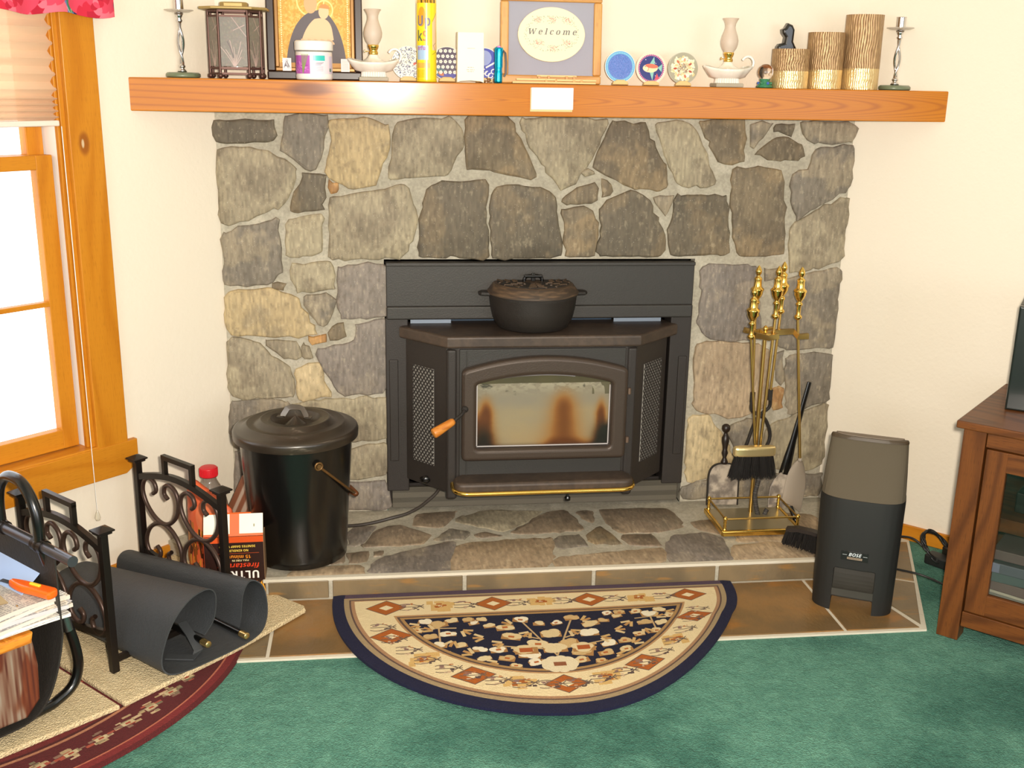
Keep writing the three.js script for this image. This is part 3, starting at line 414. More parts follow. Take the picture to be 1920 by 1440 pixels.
      if (v < .14 + .012 * n) c = mix([64, 56, 38], [92, 82, 52], n);
      if (u > .85 && v < .3 && vn(u, v, 28, 740, 3) > .5) c = mix(c, [74, 66, 44], .7);
      const k = (j * w + i) * 4; im.data[k] = c[0]; im.data[k + 1] = c[1]; im.data[k + 2] = c[2]; im.data[k + 3] = 255;
    }
    x.putImageData(im, 0, 0);
  });
  const pg = bx(.46, .265, .005, .0575, .484, .181, 0), pu = pg.attributes.uv; for (let i = 0; i < pu.count; i++) pu.setXY(i, (pu.getX(i) + .172) / .46, (pu.getY(i) - .352) / .265);
  mesh('glass_pane', pg, phy({ map: gl, roughness: .3, clearcoat: .8, clearcoatRoughness: .06 }), dm).userData.label = 'soot-stained glass pane';
  const rope = []; for (const [x, y] of [[-.163, .37], [-.155, .363], [.27, .363], [.278, .37], [.278, .575]]) rope.push(V(x, y, .186));
  mesh('gasket', join([bar([V(-.163, .58, .187), V(-.163, .366, .187)], .0035, .0035, V(0, 0, 1)), bar([V(-.163, .364, .187), V(.278, .364, .187)], .0035, .0035, V(0, 0, 1)), bar([V(.278, .366, .187), V(.278, .57, .187)], .0035, .0035, V(0, 0, 1))]), std({ color: 0xb9b3b0, roughness: .6, bumpMap: grainBump, bumpScale: .002 }), dm);
  mesh('gasket', tube([[-.08, .598, .187], [-.02, .6045, .187], [.057, .607, .187], [.12, .605, .187], [.16, .601, .187]], .0025, 30, 6), std({ color: 0x8d888c, roughness: .6 }), dm);
  for (const y of [.375, .545]) mesh('hinge', cyl(.006, .006, .02, .345, y, .182, 14), std({ color: 0x7a6555, roughness: .5, metalness: .5 }), t);
  const a = onZ(872, 768, .214), b = onZ(850, 790, .235), c2 = onZ(812, 814, .262);
  const hd = mesh('door_handle', join([ball(.012, a.x, a.y, .208), tube([a, a.clone().lerp(b, .35).add(V(0, -.002, .008)), b], .0055, 16, 10)]), M.iron, dm);
  const ax = c2.clone().sub(b), gp = lathe([[0, -.004], [.0085, -.003], [.0125, .004], [.0135, .02], [.0165, ax.length() * .8], [.0165, ax.length() - .004], [.0135, ax.length()], [0, ax.length() + .001]], 20); gp.applyQuaternion(new THREE.Quaternion().setFromUnitVectors(V(0, 1, 0), ax.clone().normalize())).translate(b.x, b.y, b.z);
  mesh('grip', boxUV(gp, 'x'), M.gripWood, dm).userData.label = 'turned wooden grip';
  // ash lip with brass edge
  const lip = [[-.205, -.165], [-.238, -.2], [-.238, -.236], [-.222, -.256], [-.19, -.262], [.306, -.262], [.34, -.256], [.356, -.236], [.356, -.2], [.322, -.165]];
  const sl = new THREE.Shape(); sl.moveTo(-.215, -.165); sl.lineTo(-.24, -.2); sl.lineTo(-.24, -.235); sl.quadraticCurveTo(-.238, -.262, -.205, -.263); sl.lineTo(.322, -.263); sl.quadraticCurveTo(.356, -.262, .358, -.235); sl.lineTo(.358, -.2); sl.lineTo(.332, -.165); sl.closePath();
  const lg = mesh('ash_lip', boxUV(extr(sl, .04, .012, 3).rotateX(-Math.PI / 2).translate(0, .222, 0)), M.stoveTop, t);
  mesh('brass_trim', tube([[-.243, .236, .19], [-.243, .234, .222], [-.236, .231, .25], [-.21, .229, .268], [-.16, .228, .27], [.058, .229, .27], [.28, .23, .27], [.33, .231, .268], [.354, .233, .25], [.361, .236, .222], [.361, .238, .19]], .0075, 90, 12), M.brass, lg).userData.label = 'polished brass edge trim';
  const kn = onZ(1064, 934, .235); mesh('air_control_knob', lathe([[0, -.018], [.01, -.014], [.01, -.004], [.004, 0], [.004, .03]], 16).translate(kn.x, kn.y + .008, .235), M.blackGloss, t);
  const sw = onZ(798, 896, .08); mesh('thermostat_knob', join([ball(.014, sw.x, sw.y, .098, 1, 1, .6), cyl(.02, .02, .008, sw.x, sw.y, .09)]), M.blackGloss, t);
}
// cast iron steamer on the stove
{
  const t = thing('steamer_pot', 'round cast iron steamer pot with a lattice lid on top of the stove', 'pot', V(.033, .739, .05));
  mesh('pot_body', lathe([[0, .0], [.108, .0], [.118, .005], [.134, .034], [.142, .068], [.146, .105], [.149, .112], [.149, .118], [.14, .118]], 64), M.iron, t);
  for (const s of [-1, 1]) mesh('side_handle', extr([[0, -.028], [.03, -.022], [.038, -.01], [.038, .01], [.03, .022], [0, .028]].map(p => [p[0] * s, p[1]]), .012, .004, 2).rotateX(-Math.PI / 2).translate(s * .144, .108, 0), M.iron, t);
  const l = mesh('lid', lathe([[.151, .116], [.152, .121], [.134, .145], [.127, .15], [.122, .149], [0, .153]], 64), M.lidIron, t);
  const ribs = []; for (let k = 0; k < 8; k++) { const a = k * Math.PI / 4, c = Math.cos(a), s = Math.sin(a); for (let j = 0; j < 3; j++) for (const d of [1, -1]) { const r = .055 + j * .024, w = .016 + j * .007; ribs.push(rod([c * r - s * .003 * d, .1525 - j * .0006, s * r + c * .003 * d], [c * (r + .012) - s * w * d, .1525 - j * .0006, s * (r + .012) + c * w * d], .0042, .0042, 6)); } }
  mesh('vent_plate', cyl(.119, .121, .003, 0, .1505, 0, 56), M.iron, l); mesh('lattice', join(ribs), M.lidIron, l);
  mesh('lid_handle', join([tube([[-.03, .15, 0], [-.028, .163, 0], [-.016, .17, 0], [.016, .17, 0], [.028, .163, 0], [.03, .15, 0]], .006, 30, 10), bx(.062, .01, .022, 0, .17, 0, .004), bx(.014, .028, .012, 0, .166, 0, .003)]), M.blackGloss, l);
}
// power cord of the blower
mesh('power_cord', tube([V(-.325, .24, .06), onZ(824, 912, .1), onZ(800, 941, .14), onZ(768, 961, .18), onZ(735, 971, .2), onZ(695, 981, .2), onZ(655, 986, .19), V(-.72, .085, .16)], .0055, 60, 8), std({ color: 0x38302a, roughness: .5 }), scene.getObjectByName('stove_insert'));
// ---------------------------------------------------------------- ash bucket
{
  const t = thing('ash_bucket', 'tall black metal ash bucket with a dusty ringed lid and bail handle', 'bucket', V(-.736, .078, .34));
  mesh('bucket_body', lathe([[0, 0], [.14, 0], [.146, .003], [.147, .02], [.1485, .024], [.147, .028], [.172, .395], [.176, .402], [.176, .41], [.17, .41]], 72), M.blackGloss, t);
  const lid = mesh('lid', lathe([[.184, 0.3900], [.19, 0.3920], [.191, 0.4120], [.188, 0.4200], [.182, 0.4220], [.165, 0.4250], [.15, 0.4360], [.145, 0.4375], [.132, 0.4330], [.12, 0.4360], [.106, 0.4480], [.1, 0.4490], [.088, 0.4440], [.075, 0.4470], [.062, .4], [0, 0.4540]], 72), M.dustyLid, t);
  mesh('lid_handle', join([bar([[-.036, .399, .01], [-.036, .404, .006], [-.024, .424, 0], [-.012, .428, -.002], [.012, .428, -.002], [.024, .424, 0], [.036, .404, .006], [.036, .399, .01]], .016, .004, V(0, 0, 1)), bx(.022, .003, .02, -.043, .4, .01, .001), bx(.022, .003, .02, .043, .4, .01, .001)]).rotateY(-.2).translate(0, .052, 0), M.dustyLid, lid);
  const A = V(.42, 0, .907), B = V(.907, 0, -.42), arc = [], y = .345, dl = .76; for (let i = 0; i <= 24; i++) { const q = Math.PI * i / 24; arc.push(A.clone().multiplyScalar(.178 * Math.cos(q)).addScaledVector(B, .238 * Math.sin(q) * Math.cos(dl)).add(V(0, y - .238 * Math.sin(q) * Math.sin(dl), 0))); }
  const bail = mesh('bail', tube(arc, .0042, 70, 8), M.rustWire, t);
  const m = arc[12], tan = A.clone(); mesh('bail_grip', lathe([[0, -.055], [.009, -.053], [.011, -.03], [.0125, 0], [.011, .03], [.009, .053], [0, .055]], 18).applyQuaternion(new THREE.Quaternion().setFromUnitVectors(V(0, 1, 0), tan)).translate(m.x, m.y, m.z), M.gripWood2, bail);
  for (const s of [1, -1]) mesh('bail_ear', join([rod(A.clone().multiplyScalar(.168 * s).setY(y), A.clone().multiplyScalar(.184 * s).setY(y), .007, .007, 14), tube([0, 1, 2, 3, 4, 5].map(k => A.clone().multiplyScalar(.18 * s).add(V(0, y + .011 * Math.sin(k * 1.047), 0)).addScaledVector(B, .011 * Math.cos(k * 1.047))), .0035, 20, 6, true)]), M.rustWire, t);
}
// ---------------------------------------------------------------- brass fire tools
const lathe0 = (pts, n) => lathe(pts.map(([x, y]) => [x * 1.55, y]), n);
const finial = () => lathe0([[0, .098], [.003, .092], [.0062, .082], [.0068, .076], [.0055, .068], [.003, .064], [.0045, .06], [.0075, .056], [.0085, .052], [.0075, .047], [.0085, .028], [.0105, .024], [.0135, .02], [.014, .015], [.0125, .012], [.012, .003], [.009, -.008], [.0052, -.016], [.0042, -.02], [.007, -.024], [.007, -.03], [.0045, -.033], [.0045, -.062], [.0075, -.066], [.0085, -.072], [.0055, -.078], [.003, -.08]], 24);
const STX = .8, STZ = .175;
{
  const t = thing('fire_tool_stand', 'polished brass fireplace tool stand with a railed base and hooked arms', 'tool stand');
  mesh('base_plate', bx(.262, .018, .2, .784, .087, .236, .005), M.brassBase, t);
  mesh('base_moulding', join([bx(.272, .02, .014, .784, .089, .336, .005), bx(.014, .02, .206, .652, .089, .236, .005), bx(.014, .02, .206, .916, .089, .236, .005)]), M.brass, t);
  const post = (x, z) => lathe([[.007, 0], [.007, .004], [.004, .008], [.0062, .014], [.004, .02], [.0062, .026], [.004, .032], [.0075, .038], [.0075, .043], [.003, .048], [0, .049]], 16).translate(x, .098, z);
  for (const [x, z] of [[.658, .328], [.91, .328], [.658, .146], [.91, .146]]) mesh('gallery_post', post(x, z), M.brass, t);
  for (const [a, b] of [[[.658, .137, .328], [.91, .137, .328]], [[.658, .137, .146], [.91, .137, .146]], [[.658, .137, .328], [.658, .137, .146]], [[.91, .137, .328], [.91, .137, .146]]]) mesh('gallery_rail', rod(a, b, .0032), M.brassDull, t);
  mesh('pole', rod([STX, .096, STZ], [STX, .74, STZ], .0065), M.brassDull, t);
  mesh('pole_finial', lathe([[.0065, -.02], [.009, -.018], [.009, -.01], [.006, -.006], [.0085, 0], [.0085, .006], [.004, .012], [0, .014]], 20).translate(STX, .748, STZ), M.brass, t);
  const arm = (...p) => mesh('arm', bar(p.map(q => V(...q)), .015, .018), M.brassDull, t), y = .733;
  arm([STX - .055, y + .008, STZ + .05], [STX, y - .006, STZ + .03], [STX + .035, y, STZ + .03]); arm([STX, y, STZ + .03], [STX, y, STZ - .03]); arm([STX, y, STZ], [STX + .05, y + .006, STZ], [STX + .1, y + .006, STZ - .005], [STX + .11, y - .008, STZ + .012], [STX + .145, y - .006, STZ + .012]); arm([STX - .06, y + .006, STZ - .035], [STX - .02, y - .004, STZ - .04], [STX + .04, y + .006, STZ - .04]);
}
const hang = (name, label, px, py, z, bx_, by_, bz, len = .62) => {      // a handle whose finial shows at px, py
  const top = onZ(px, py, z), t = thing(name, label, 'fire tool', top.clone().add(V(0, -.098, 0)), 0, 'brass fire tools hanging on the stand');
  mesh('handle', finial(), M.brass, t); return [t, V(bx_ - t.position.x, by_ - t.position.y, bz - t.position.z)];
};
{
  const b0 = onZ(1415, 842, .23), [t, e] = hang('hearth_broom', 'brass fireplace brush with flared black bristles, front tool on the stand', 1416, 536, .232, b0.x, b0.y + .02, .23);
  mesh('shaft', rod([0, -.078, 0], e, .0042), M.brassDull, t);
  const s = new THREE.Shape(); s.absellipse(0, 0, .074, .02, 0, Math.PI * 2); const cap = mesh('brush_cap', extr(new THREE.Shape([...Array(40)].map((_, i) => { const a = i / 40 * 6.2832, c = Math.cos(a), q = Math.sin(a); return new THREE.Vector2(.073 * Math.sign(c) * Math.pow(Math.abs(c), .5), .017 * Math.sign(q) * Math.pow(Math.abs(q), .6)); })), .036, .009, 3).rotateX(-Math.PI / 2).translate(e.x, e.y - .045, e.z), M.paleBrass, t);
  const br = []; for (let i = 0; i < 420; i++) { const u = rr(-1, 1), v = rr(-1, 1), x = u * .064, z = v * .012; br.push(rod([e.x + x, e.y - .04, e.z + z], [e.x + x * 1.28 + rr(-.003, .003), e.y - .115 - rr(0, .012), e.z + z * 1.6 + rr(-.002, .002)], .0016, .0011, 3)); }
  const bm = mesh('bristles', join(br), M.bristle, t); bm.userData.kind = 'stuff';
}
{
  const [t] = hang('fire_tongs', 'brass fire tongs with black iron jaws, at the back of the stand', 1424, 497, .135, 0, 0, 0); const L = p => p.sub(t.position);
  const h2 = finial(), q = onZ(1472, 490, .13).add(V(0, -.098, 0)).sub(t.position); h2.translate(q.x, q.y, q.z); mesh('handle', h2, M.brass, t);
  const a1 = L(onZ(1411, 745, .135)), a2 = L(onZ(1444, 740, .13)); mesh('leg', rod([0, -.08, 0], a1, .0042), M.brassDull, t); mesh('leg', rod(q.clone().add(V(0, -.08, 0)), a2, .0042), M.brassDull, t);
  const jaw = (s, a, pts) => mesh('jaw', join([cyl(.0085, .0085, .036, a.x, a.y, a.z), tube([a, ...pts.map(([x, y]) => L(onZ(x, y, .13 + s * .006)))], .006, 40, 8)]), M.iron, t);
  jaw(1, a1, [[1409, 768], [1423, 778], [1436, 788], [1444, 815], [1436, 838], [1418, 850]]); jaw(-1, a2, [[1443, 762], [1427, 776], [1416, 790], [1404, 822], [1396, 850], [1408, 870]]);
}
{
  const [t] = hang('fire_poker', 'brass-handled fire poker with a scorched iron tip, behind the brush', 1462, 498, .19, 0, 0, 0); const L = (x, y, z) => onZ(x, y, z).sub(t.position);
  const m = L(1424, 850, .19), e = L(1410, 985, .2); mesh('shaft', rod([0, -.08, 0], m, .0045), M.brassDull, t);
  mesh('tip', tube([m, m.clone().lerp(e, .3).add(V(.008, 0, 0)), m.clone().lerp(e, .6), L(1425, 975, .2), L(1438, 955, .2)], .0085, 40, 8), M.ashIron, t);
}
{
  const [t] = hang('fire_shovel', 'brass fire shovel hanging from the right arm, seen edge on', 1505, 500, .185, 0, 0, 0); const L = (x, y, z) => onZ(x, y, z).sub(t.position);
  const e = L(1500, 862, .185); mesh('shaft', rod([0, -.08, 0], e, .0045), M.brassDull, t);
  const pos = [], idx = []; const N = 12, K = 6; for (let i = 0; i <= N; i++) { const v = i / N, w = .052 * Math.pow(Math.sin(Math.min(1, v * 1.6 + .08) * 1.57), .6); for (let k = -K; k <= K; k++) { const u = k / K; pos.push(e.x - .018 * v + u * w * .28 + .006 * (1 - u * u), e.y - .005 - v * .17, e.z + u * w * .95 - .016 * (1 - u * u)); } }
  for (let i = 0; i < N; i++) for (let k = 0; k < 2 * K; k++) { const a = i * (2 * K + 1) + k; idx.push(a, a + 1, a + 2 * K + 1, a + 1, a + 2 * K + 2, a + 2 * K + 1); }
  const g = new THREE.BufferGeometry(); g.setAttribute('position', new THREE.Float32BufferAttribute(pos, 3)); g.setIndex(idx); g.computeVertexNormals(); const back = g.clone(); back.translate(.002, 0, -.001);
  mesh('blade', join([g, back, ball(.008, e.x, e.y, e.z)]), M.ashSteel, t);
}
// loose tools leaning on the stone
const shovelBlade = (w, h, r = .5) => { const s = new THREE.Shape(); s.moveTo(-w / 2, 0); s.lineTo(w / 2, 0); s.lineTo(w / 2, h * .62); s.quadraticCurveTo(w / 2, h, w * .08, h); s.lineTo(-w * .08, h); s.quadraticCurveTo(-w / 2, h, -w / 2, h * .62); s.closePath(); return s; };
{
  const t = thing('ash_shovel', 'small ash shovel with a turned black handle leaning left of the tool stand', 'shovel', V(.733, .079, .062)); t.rotation.set(-.12, 0, -.02);
  const s = shovelBlade(.108, .15); mesh('blade', extr(s, .003, 0), M.ashSteel, t);
  mesh('blade_rim', bar(shovelBlade(.112, .152).getPoints(14).slice(1, -1).map(p => V(p.x, p.y, .004)).concat([V(-.056, 0, .004)]), .004, .011, V(0, 0, 1)), M.iron, t);
  mesh('handle', lathe([[0, 0], [.011, 0], [.013, .008], [.0095, .016], [.0065, .024], [.0115, .04], [.0085, .052], [.0095, .064], [.0135, .082], [.0135, .096], [.0075, .108], [.006, .114], [.012, .119], [.0155, .128], [.0145, .138], [.008, .144], [0, .146]], 24).translate(0, .15, .004), M.brownBlack, t);
}
{
  const a = onZ(1518, 716, .03), b = onZ(1470, 888, .05), t = thing('coal_shovel', 'grey ash-dusted coal shovel with a long tapered black handle behind the tool stand', 'shovel', b);
  const d = a.clone().sub(b), h = lathe([[0, 0], [.02, 0], [.017, .06], [.0115, .13], [.009, .25], [.0085, d.length() - .003], [.006, d.length()], [0, d.length()]], 20).scale(1, 1, .6); h.applyQuaternion(new THREE.Quaternion().setFromUnitVectors(V(0, 1, 0), d.clone().normalize())); mesh('handle', h, M.blackGloss, t);
  const s = new THREE.Shape(); s.moveTo(-.006, .012); s.quadraticCurveTo(-.05, -.012, -.058, -.06); s.lineTo(-.066, -.13); s.lineTo(.056, -.13); s.quadraticCurveTo(.06, -.07, .042, -.03); s.quadraticCurveTo(.034, -.004, .022, .012); s.closePath();
  mesh('blade', extr(s, .006, .0025, 2).rotateX(-.22).translate(0, 0, .004), M.ashSteel, t);
}
{
  const t = thing('hearth_brush', 'black bristle hearth brush lying on the hearth beside the speaker', 'brush');
  const a = onY(1475, 992, .12), b = onY(1545, 1005, .12), d = b.clone().sub(a); const hx = d.length();
  mesh('brush_back', bar([a, a.clone().lerp(b, .3).add(V(0, .008, 0)), a.clone().lerp(b, .7).add(V(0, .006, 0)), b], .03, .012), M.brownBlack, t);
  const br = []; const nrm = V(-d.z, 0, d.x).normalize(); if (nrm.z < 0) nrm.negate(); for (let i = 0; i < 520; i++) { const u = rr(0, 1), v = rr(-1, 1), p = a.clone().lerp(b, u).addScaledVector(nrm, v * .012); const q = p.clone().addScaledVector(nrm, .03 + .045 * u + rr(-.008, .012)).addScaledVector(d, (u - .5) * .12); q.y = .084 + rr(0, .006); br.push(rod(p, q, .0017, .0011, 3)); }
  mesh('bristles', join(br), M.bristle, t).userData.kind = 'stuff';
  mesh('brush_handle', tube([a.clone().lerp(b, .25).add(V(0, .006, 0)), onZ(1494, 984, .25), onZ(1488, 965, .22), onZ(1482, 950, .2)], .0085, 24, 10), M.blackGloss, t);
}
// ---------------------------------------------------------------- things on the mantel
const MY = 1.5225;                                             // top of the beam
const mx = (px, z = .1) => onZ(px, 150, z).x;
{
  const label = ['silver candlestick with a glass drip pan at the left end of the mantel', 'silver candlestick with a glass drip pan at the right end of the mantel'];
  [[343, .1, 1], [1678, .1, -1]].forEach(([px, z, s], k) => {
    const t = thing('candlestick', label[k], 'candlestick', V(mx(px, z), MY, z), 0, 'silver candlesticks at the two mantel ends');
    mesh('base', lathe([[0, 0], [.05, 0], [.053, .003], [.053, .01], [.047, .015], [0, .016]], 8), M.jade, t);
    const L = 1 - .001; for (const q of [0, Math.PI]) { const p = []; for (let i = 0; i <= 30; i++) { const v = i / 30, r = .0062 * Math.sin(v * Math.PI) * (1 - .2 * v) + .0022; p.push(V(Math.cos(q + v * 5.2 * s) * r, .026 + v * .135, Math.sin(q + v * 5.2 * s) * r)); } mesh('stem', tube(p, .0042, 60, 10), M.silver, t); }
    mesh('foot', lathe([[0, .015], [.014, .016], [.011, .022], [.006, .026], [.01, .03], [.01, .034], [.005, .04], [0, .041]], 24), M.silver, t);
    mesh('collar', lathe([[0, .155], [.006, .155], [.0095, .162], [.006, .168], [.0095, .174], [.013, .182], [0, .183]], 24), M.silver, t);
    mesh('cup', lathe([[0, .182], [.013, .183], [.0148, .19], [.0148, .222], [.0155, .223], [.0155, .225], [.012, .225], [.012, .2], [0, .2]], 28), M.silver, t);
    mesh('drip_pan', lathe([[.013, .184], [.03, .185], [.042, .19], [.043, .191], [.042, .1925], [.03, .188], [.013, .187]], 40), phy({ color: 0xe6ded2, roughness: .15, transmission: .55, thickness: 0 }), t);
  });
}
{ // lantern
  const t = thing('candle_lantern', 'bronze octagonal candle lantern with etched glass panes and a flared roof', 'lantern', V(mx(446), MY, .1));
  const oct = (wx, wz, c) => [[-wx + c, -wz], [wx - c, -wz], [wx, -wz + c], [wx, wz - c], [wx - c, wz], [-wx + c, wz], [-wx, wz - c], [-wx, -wz + c]];
  const o = oct(.075, .06, .033), Y0 = .028, Y1 = .182;
  for (const [x, z] of o) { mesh('post', rod([x, .012, z], [x, Y1 + .01, z], .0042, .0042, 8), M.bronze, t); mesh('foot', ball(.008, x, .008, z), M.bronze, t); }
  const ringAt = (y, k = 1, h = .006) => join(o.map((p, i) => { const q = o[(i + 1) % 8]; return bar([V(p[0] * k, y, p[1] * k), V(q[0] * k, y, q[1] * k)], .005, h); }));
  for (const y of [.014, .03, Y1 - .006, Y1 + .008]) mesh('rail', ringAt(y), M.bronze, t);
  const etched = canvasTex(256, 384, (x, w, h) => { x.fillStyle = '#6f675a'; x.fillRect(0, 0, w, h); for (let i = 0; i < 700; i++) { x.fillStyle = `rgba(${rr(115, 145) | 0},${rr(108, 130) | 0},${rr(95, 115) | 0},.25)`; x.fillRect(rr(0, w), rr(0, h), rr(4, 18), rr(4, 18)); } x.strokeStyle = '#b49a90'; x.lineWidth = 5; for (let k = 0; k < 9; k++) { x.beginPath(); x.moveTo(w * .5, h * .98); const a = -1.57 + (k - 4) * .17, l = h * (.25 + .13 * (k % 3)); x.quadraticCurveTo(w * .5 + Math.cos(a) * l * .5 - 10, h * .98 + Math.sin(a) * l * .6, w * .5 + Math.cos(a) * l, h * .98 + Math.sin(a) * l); x.stroke(); } x.strokeStyle = '#5a4a48'; x.lineWidth = 9; x.beginPath(); x.moveTo(w * .52, h * .8); x.quadraticCurveTo(w * .6, h * .6, w * .72, h * .5); x.stroke(); x.strokeStyle = '#a88e84'; x.lineWidth = 6; x.beginPath(); x.moveTo(0, h * .45); x.lineTo(w * .62, 0); x.stroke(); x.beginPath(); x.moveTo(w * .1, h * .2); x.lineTo(w * .5, h * .3); x.stroke(); });
  for (let i = 0; i < 8; i++) { const p = o[i], q = o[(i + 1) % 8], L = Math.hypot(q[0] - p[0], q[1] - p[1]), g = bx(L - .008, Y1 - Y0 - .012, .002, 0, (Y0 + Y1) / 2 + .001, 0, 0), u = g.attributes.uv, pz = g.attributes.position; for (let k = 0; k < u.count; k++) u.setXY(k, pz.getX(k) / L + .5, (pz.getY(k) - Y0) / (Y1 - Y0)); g.rotateY(-Math.atan2(q[1] - p[1], q[0] - p[0])).translate((p[0] + q[0]) / 2, 0, (p[1] + q[1]) / 2); mesh('pane', g, phy({ map: etched, roughness: .35 }), t); }
  mesh('base_plate', extr(oct(.072, .057, .03), .003, 0).rotateX(-Math.PI / 2).translate(0, .026, 0), M.bronze, t);
  const roof = mesh('roof', extr(oct(.098, .082, .04), .008, .003, 2).rotateX(-Math.PI / 2).translate(0, Y1 + .012, 0), M.bronzeTop, t);
  mesh('roof_cap', extr(oct(.04, .034, .014), .016, .004, 2).rotateX(-Math.PI / 2).translate(0, Y1 + .019, 0), M.bronzeTop, roof);
  mesh('candle', cyl(.02, .02, .06, 0, .06, 0), M.porcelain, t);
}
function frame(t, w, h, wd, dp, mat, mitre = .004) {                 // four bevelled rails
  for (const [a, b, c, d] of [[w, wd, 0, h - wd / 2], [w, wd, 0, wd / 2]]) mesh('frame_rail', bx(a, b, dp, c, d, 0, mitre, 'x'), mat, t);
  for (const s of [-1, 1]) mesh('frame_rail', bx(wd, h - 2 * wd, dp, s * (w - wd) / 2, h / 2, 0, mitre, 'y'), mat, t);
}
{ // devotional print: a plain stand-in of the same size and colours
  const x0 = onZ(503, 142, .04).x, x1 = onZ(681, 142, .04).x, w = x1 - x0, h = .37, t = thing('framed_print', 'dark framed gold and grey devotional print leaning on the wall behind the white jar', 'picture', V((x0 + x1) / 2, MY, .045)); t.rotation.x = -.06;
  frame(t, w, h, .024, .022, M.darkWood); 
  const inr = new THREE.Group(); const rail = (a, b, x, y) => mesh('inner_moulding', bx(a, b, .012, x, y, .004, .003), M.goldWood, t);
  rail(w - .048, .012, 0, .03); rail(w - .048, .012, 0, h - .03); rail(.012, h - .072, -(w / 2 - .03), h / 2); rail(.012, h - .072, w / 2 - .03, h / 2);
  const iw = w - .07, ih = h - .07, art = canvasTex(512, 640, (x, W_, H_) => {
    x.fillStyle = '#d9a544'; x.fillRect(0, 0, W_, H_); for (let i = 0; i < 5000; i++) { x.fillStyle = ['#d9a13c', '#e0ae50', '#cf9838', '#e4b85e'][i % 4]; x.beginPath(); x.ellipse(rr(0, W_), rr(0, H_), rr(4, 16), rr(3, 10), rr(0, 3), 0, 7); x.fill(); }
    x.fillStyle = '#fff0c0'; for (let i = 0; i < 46; i++) { x.beginPath(); x.arc(22, i * 14, 4, 0, 7); x.arc(W_ - 22, i * 14, 4, 0, 7); x.fill(); }
    x.strokeStyle = '#f2d488'; x.lineWidth = 10; x.beginPath(); x.arc(W_ * .45, H_ * .34, 95, 0, 7); x.stroke(); x.beginPath(); x.arc(W_ * .64, H_ * .43, 58, 0, 7); x.stroke();
    x.fillStyle = '#5d5458'; x.beginPath(); x.moveTo(W_ * .42, H_ * .46); x.quadraticCurveTo(W_ * .16, H_ * .56, W_ * .1, H_ * .95); x.lineTo(W_ * .93, H_ * .95); x.quadraticCurveTo(W_ * .88, H_ * .55, W_ * .6, H_ * .42); x.closePath(); x.fill();
    x.fillStyle = '#d9a878'; x.beginPath(); x.ellipse(W_ * .45, H_ * .37, 46, 62, 0, 0, 7); x.fill(); x.fillStyle = '#7a4c2c'; x.beginPath(); x.ellipse(W_ * .44, H_ * .32, 52, 40, 0, 3.1, 6.3); x.fill();
    x.fillStyle = '#ecc096'; x.beginPath(); x.ellipse(W_ * .63, H_ * .45, 36, 44, .1, 0, 7); x.fill(); x.fillStyle = '#c98a4a'; x.beginPath(); x.ellipse(W_ * .64, H_ * .415, 38, 26, .1, 3.1, 6.3); x.fill();
    x.fillStyle = '#e8bd94'; x.beginPath(); x.moveTo(W_ * .5, H_ * .52); x.quadraticCurveTo(W_ * .7, H_ * .48, W_ * .74, H_ * .62); x.lineTo(W_ * .76, H_ * .72); x.quadraticCurveTo(W_ * .5, H_ * .82, W_ * .3, H_ * .78); x.quadraticCurveTo(W_ * .36, H_ * .6, W_ * .5, H_ * .52); x.fill();
    x.fillStyle = '#d8ae86'; for (let i = 0; i < 9; i++) { x.beginPath(); x.ellipse(W_ * (.36 + i * .045), H_ * (.74 + .02 * (i % 2)), 30, 10, .5, 0, 7); x.fill(); } x.fillStyle = '#c8924a'; x.fillRect(0, H_ * .95, W_, H_ * .05);
  });
  const pg = new THREE.PlaneGeometry(iw, ih).translate(0, h / 2, -.001); mesh('print', join([pg, new THREE.BoxGeometry(iw, ih, .004).translate(0, h / 2, -.0035)]), std({ map: art, roughness: .55 }), t);
  const card = (px, name, label, draw) => { const c = thing(name, label, 'card', V(onZ(px, 150, .065).x, MY + .025, .062)); c.rotation.x = -.05; const g = bx(.026, .038, .0012, 0, .019, 0, 0), u = g.attributes.uv, p = g.attributes.position; for (let k = 0; k < u.count; k++) u.setXY(k, p.getX(k) / .026 + .5, p.getY(k) / .038); mesh('paper', g, std({ map: canvasTex(128, 192, draw), roughness: .7 }), c); };
  card(539, 'prayer_card', 'small white card with a grey figure drawing tucked in the picture frame', (x, w, h) => { x.fillStyle = '#f6f2f2'; x.fillRect(0, 0, w, h); x.strokeStyle = '#76707c'; x.lineWidth = 4; for (let i = 0; i < 9; i++) { x.beginPath(); x.moveTo(20, h - 40 - i * 3); x.quadraticCurveTo(40 + i * 4, h * .3 + i * 6, 62 + i * 2, 40 + i * 14); x.quadraticCurveTo(90, h * .5, 112, h - 34); x.stroke(); } x.beginPath(); x.arc(64, 40, 15, 0, 7); x.stroke(); });
  card(648, 'text_card', 'small white card of printed lines tucked at the right of the picture frame', (x, w, h) => { x.fillStyle = '#f4f0ee'; x.fillRect(0, 0, w, h); x.fillStyle = '#b8b0b0'; for (let i = 0; i < 12; i++) x.fillRect(14, 22 + i * 13, 92 + (i * 37) % 12, 4); });
}
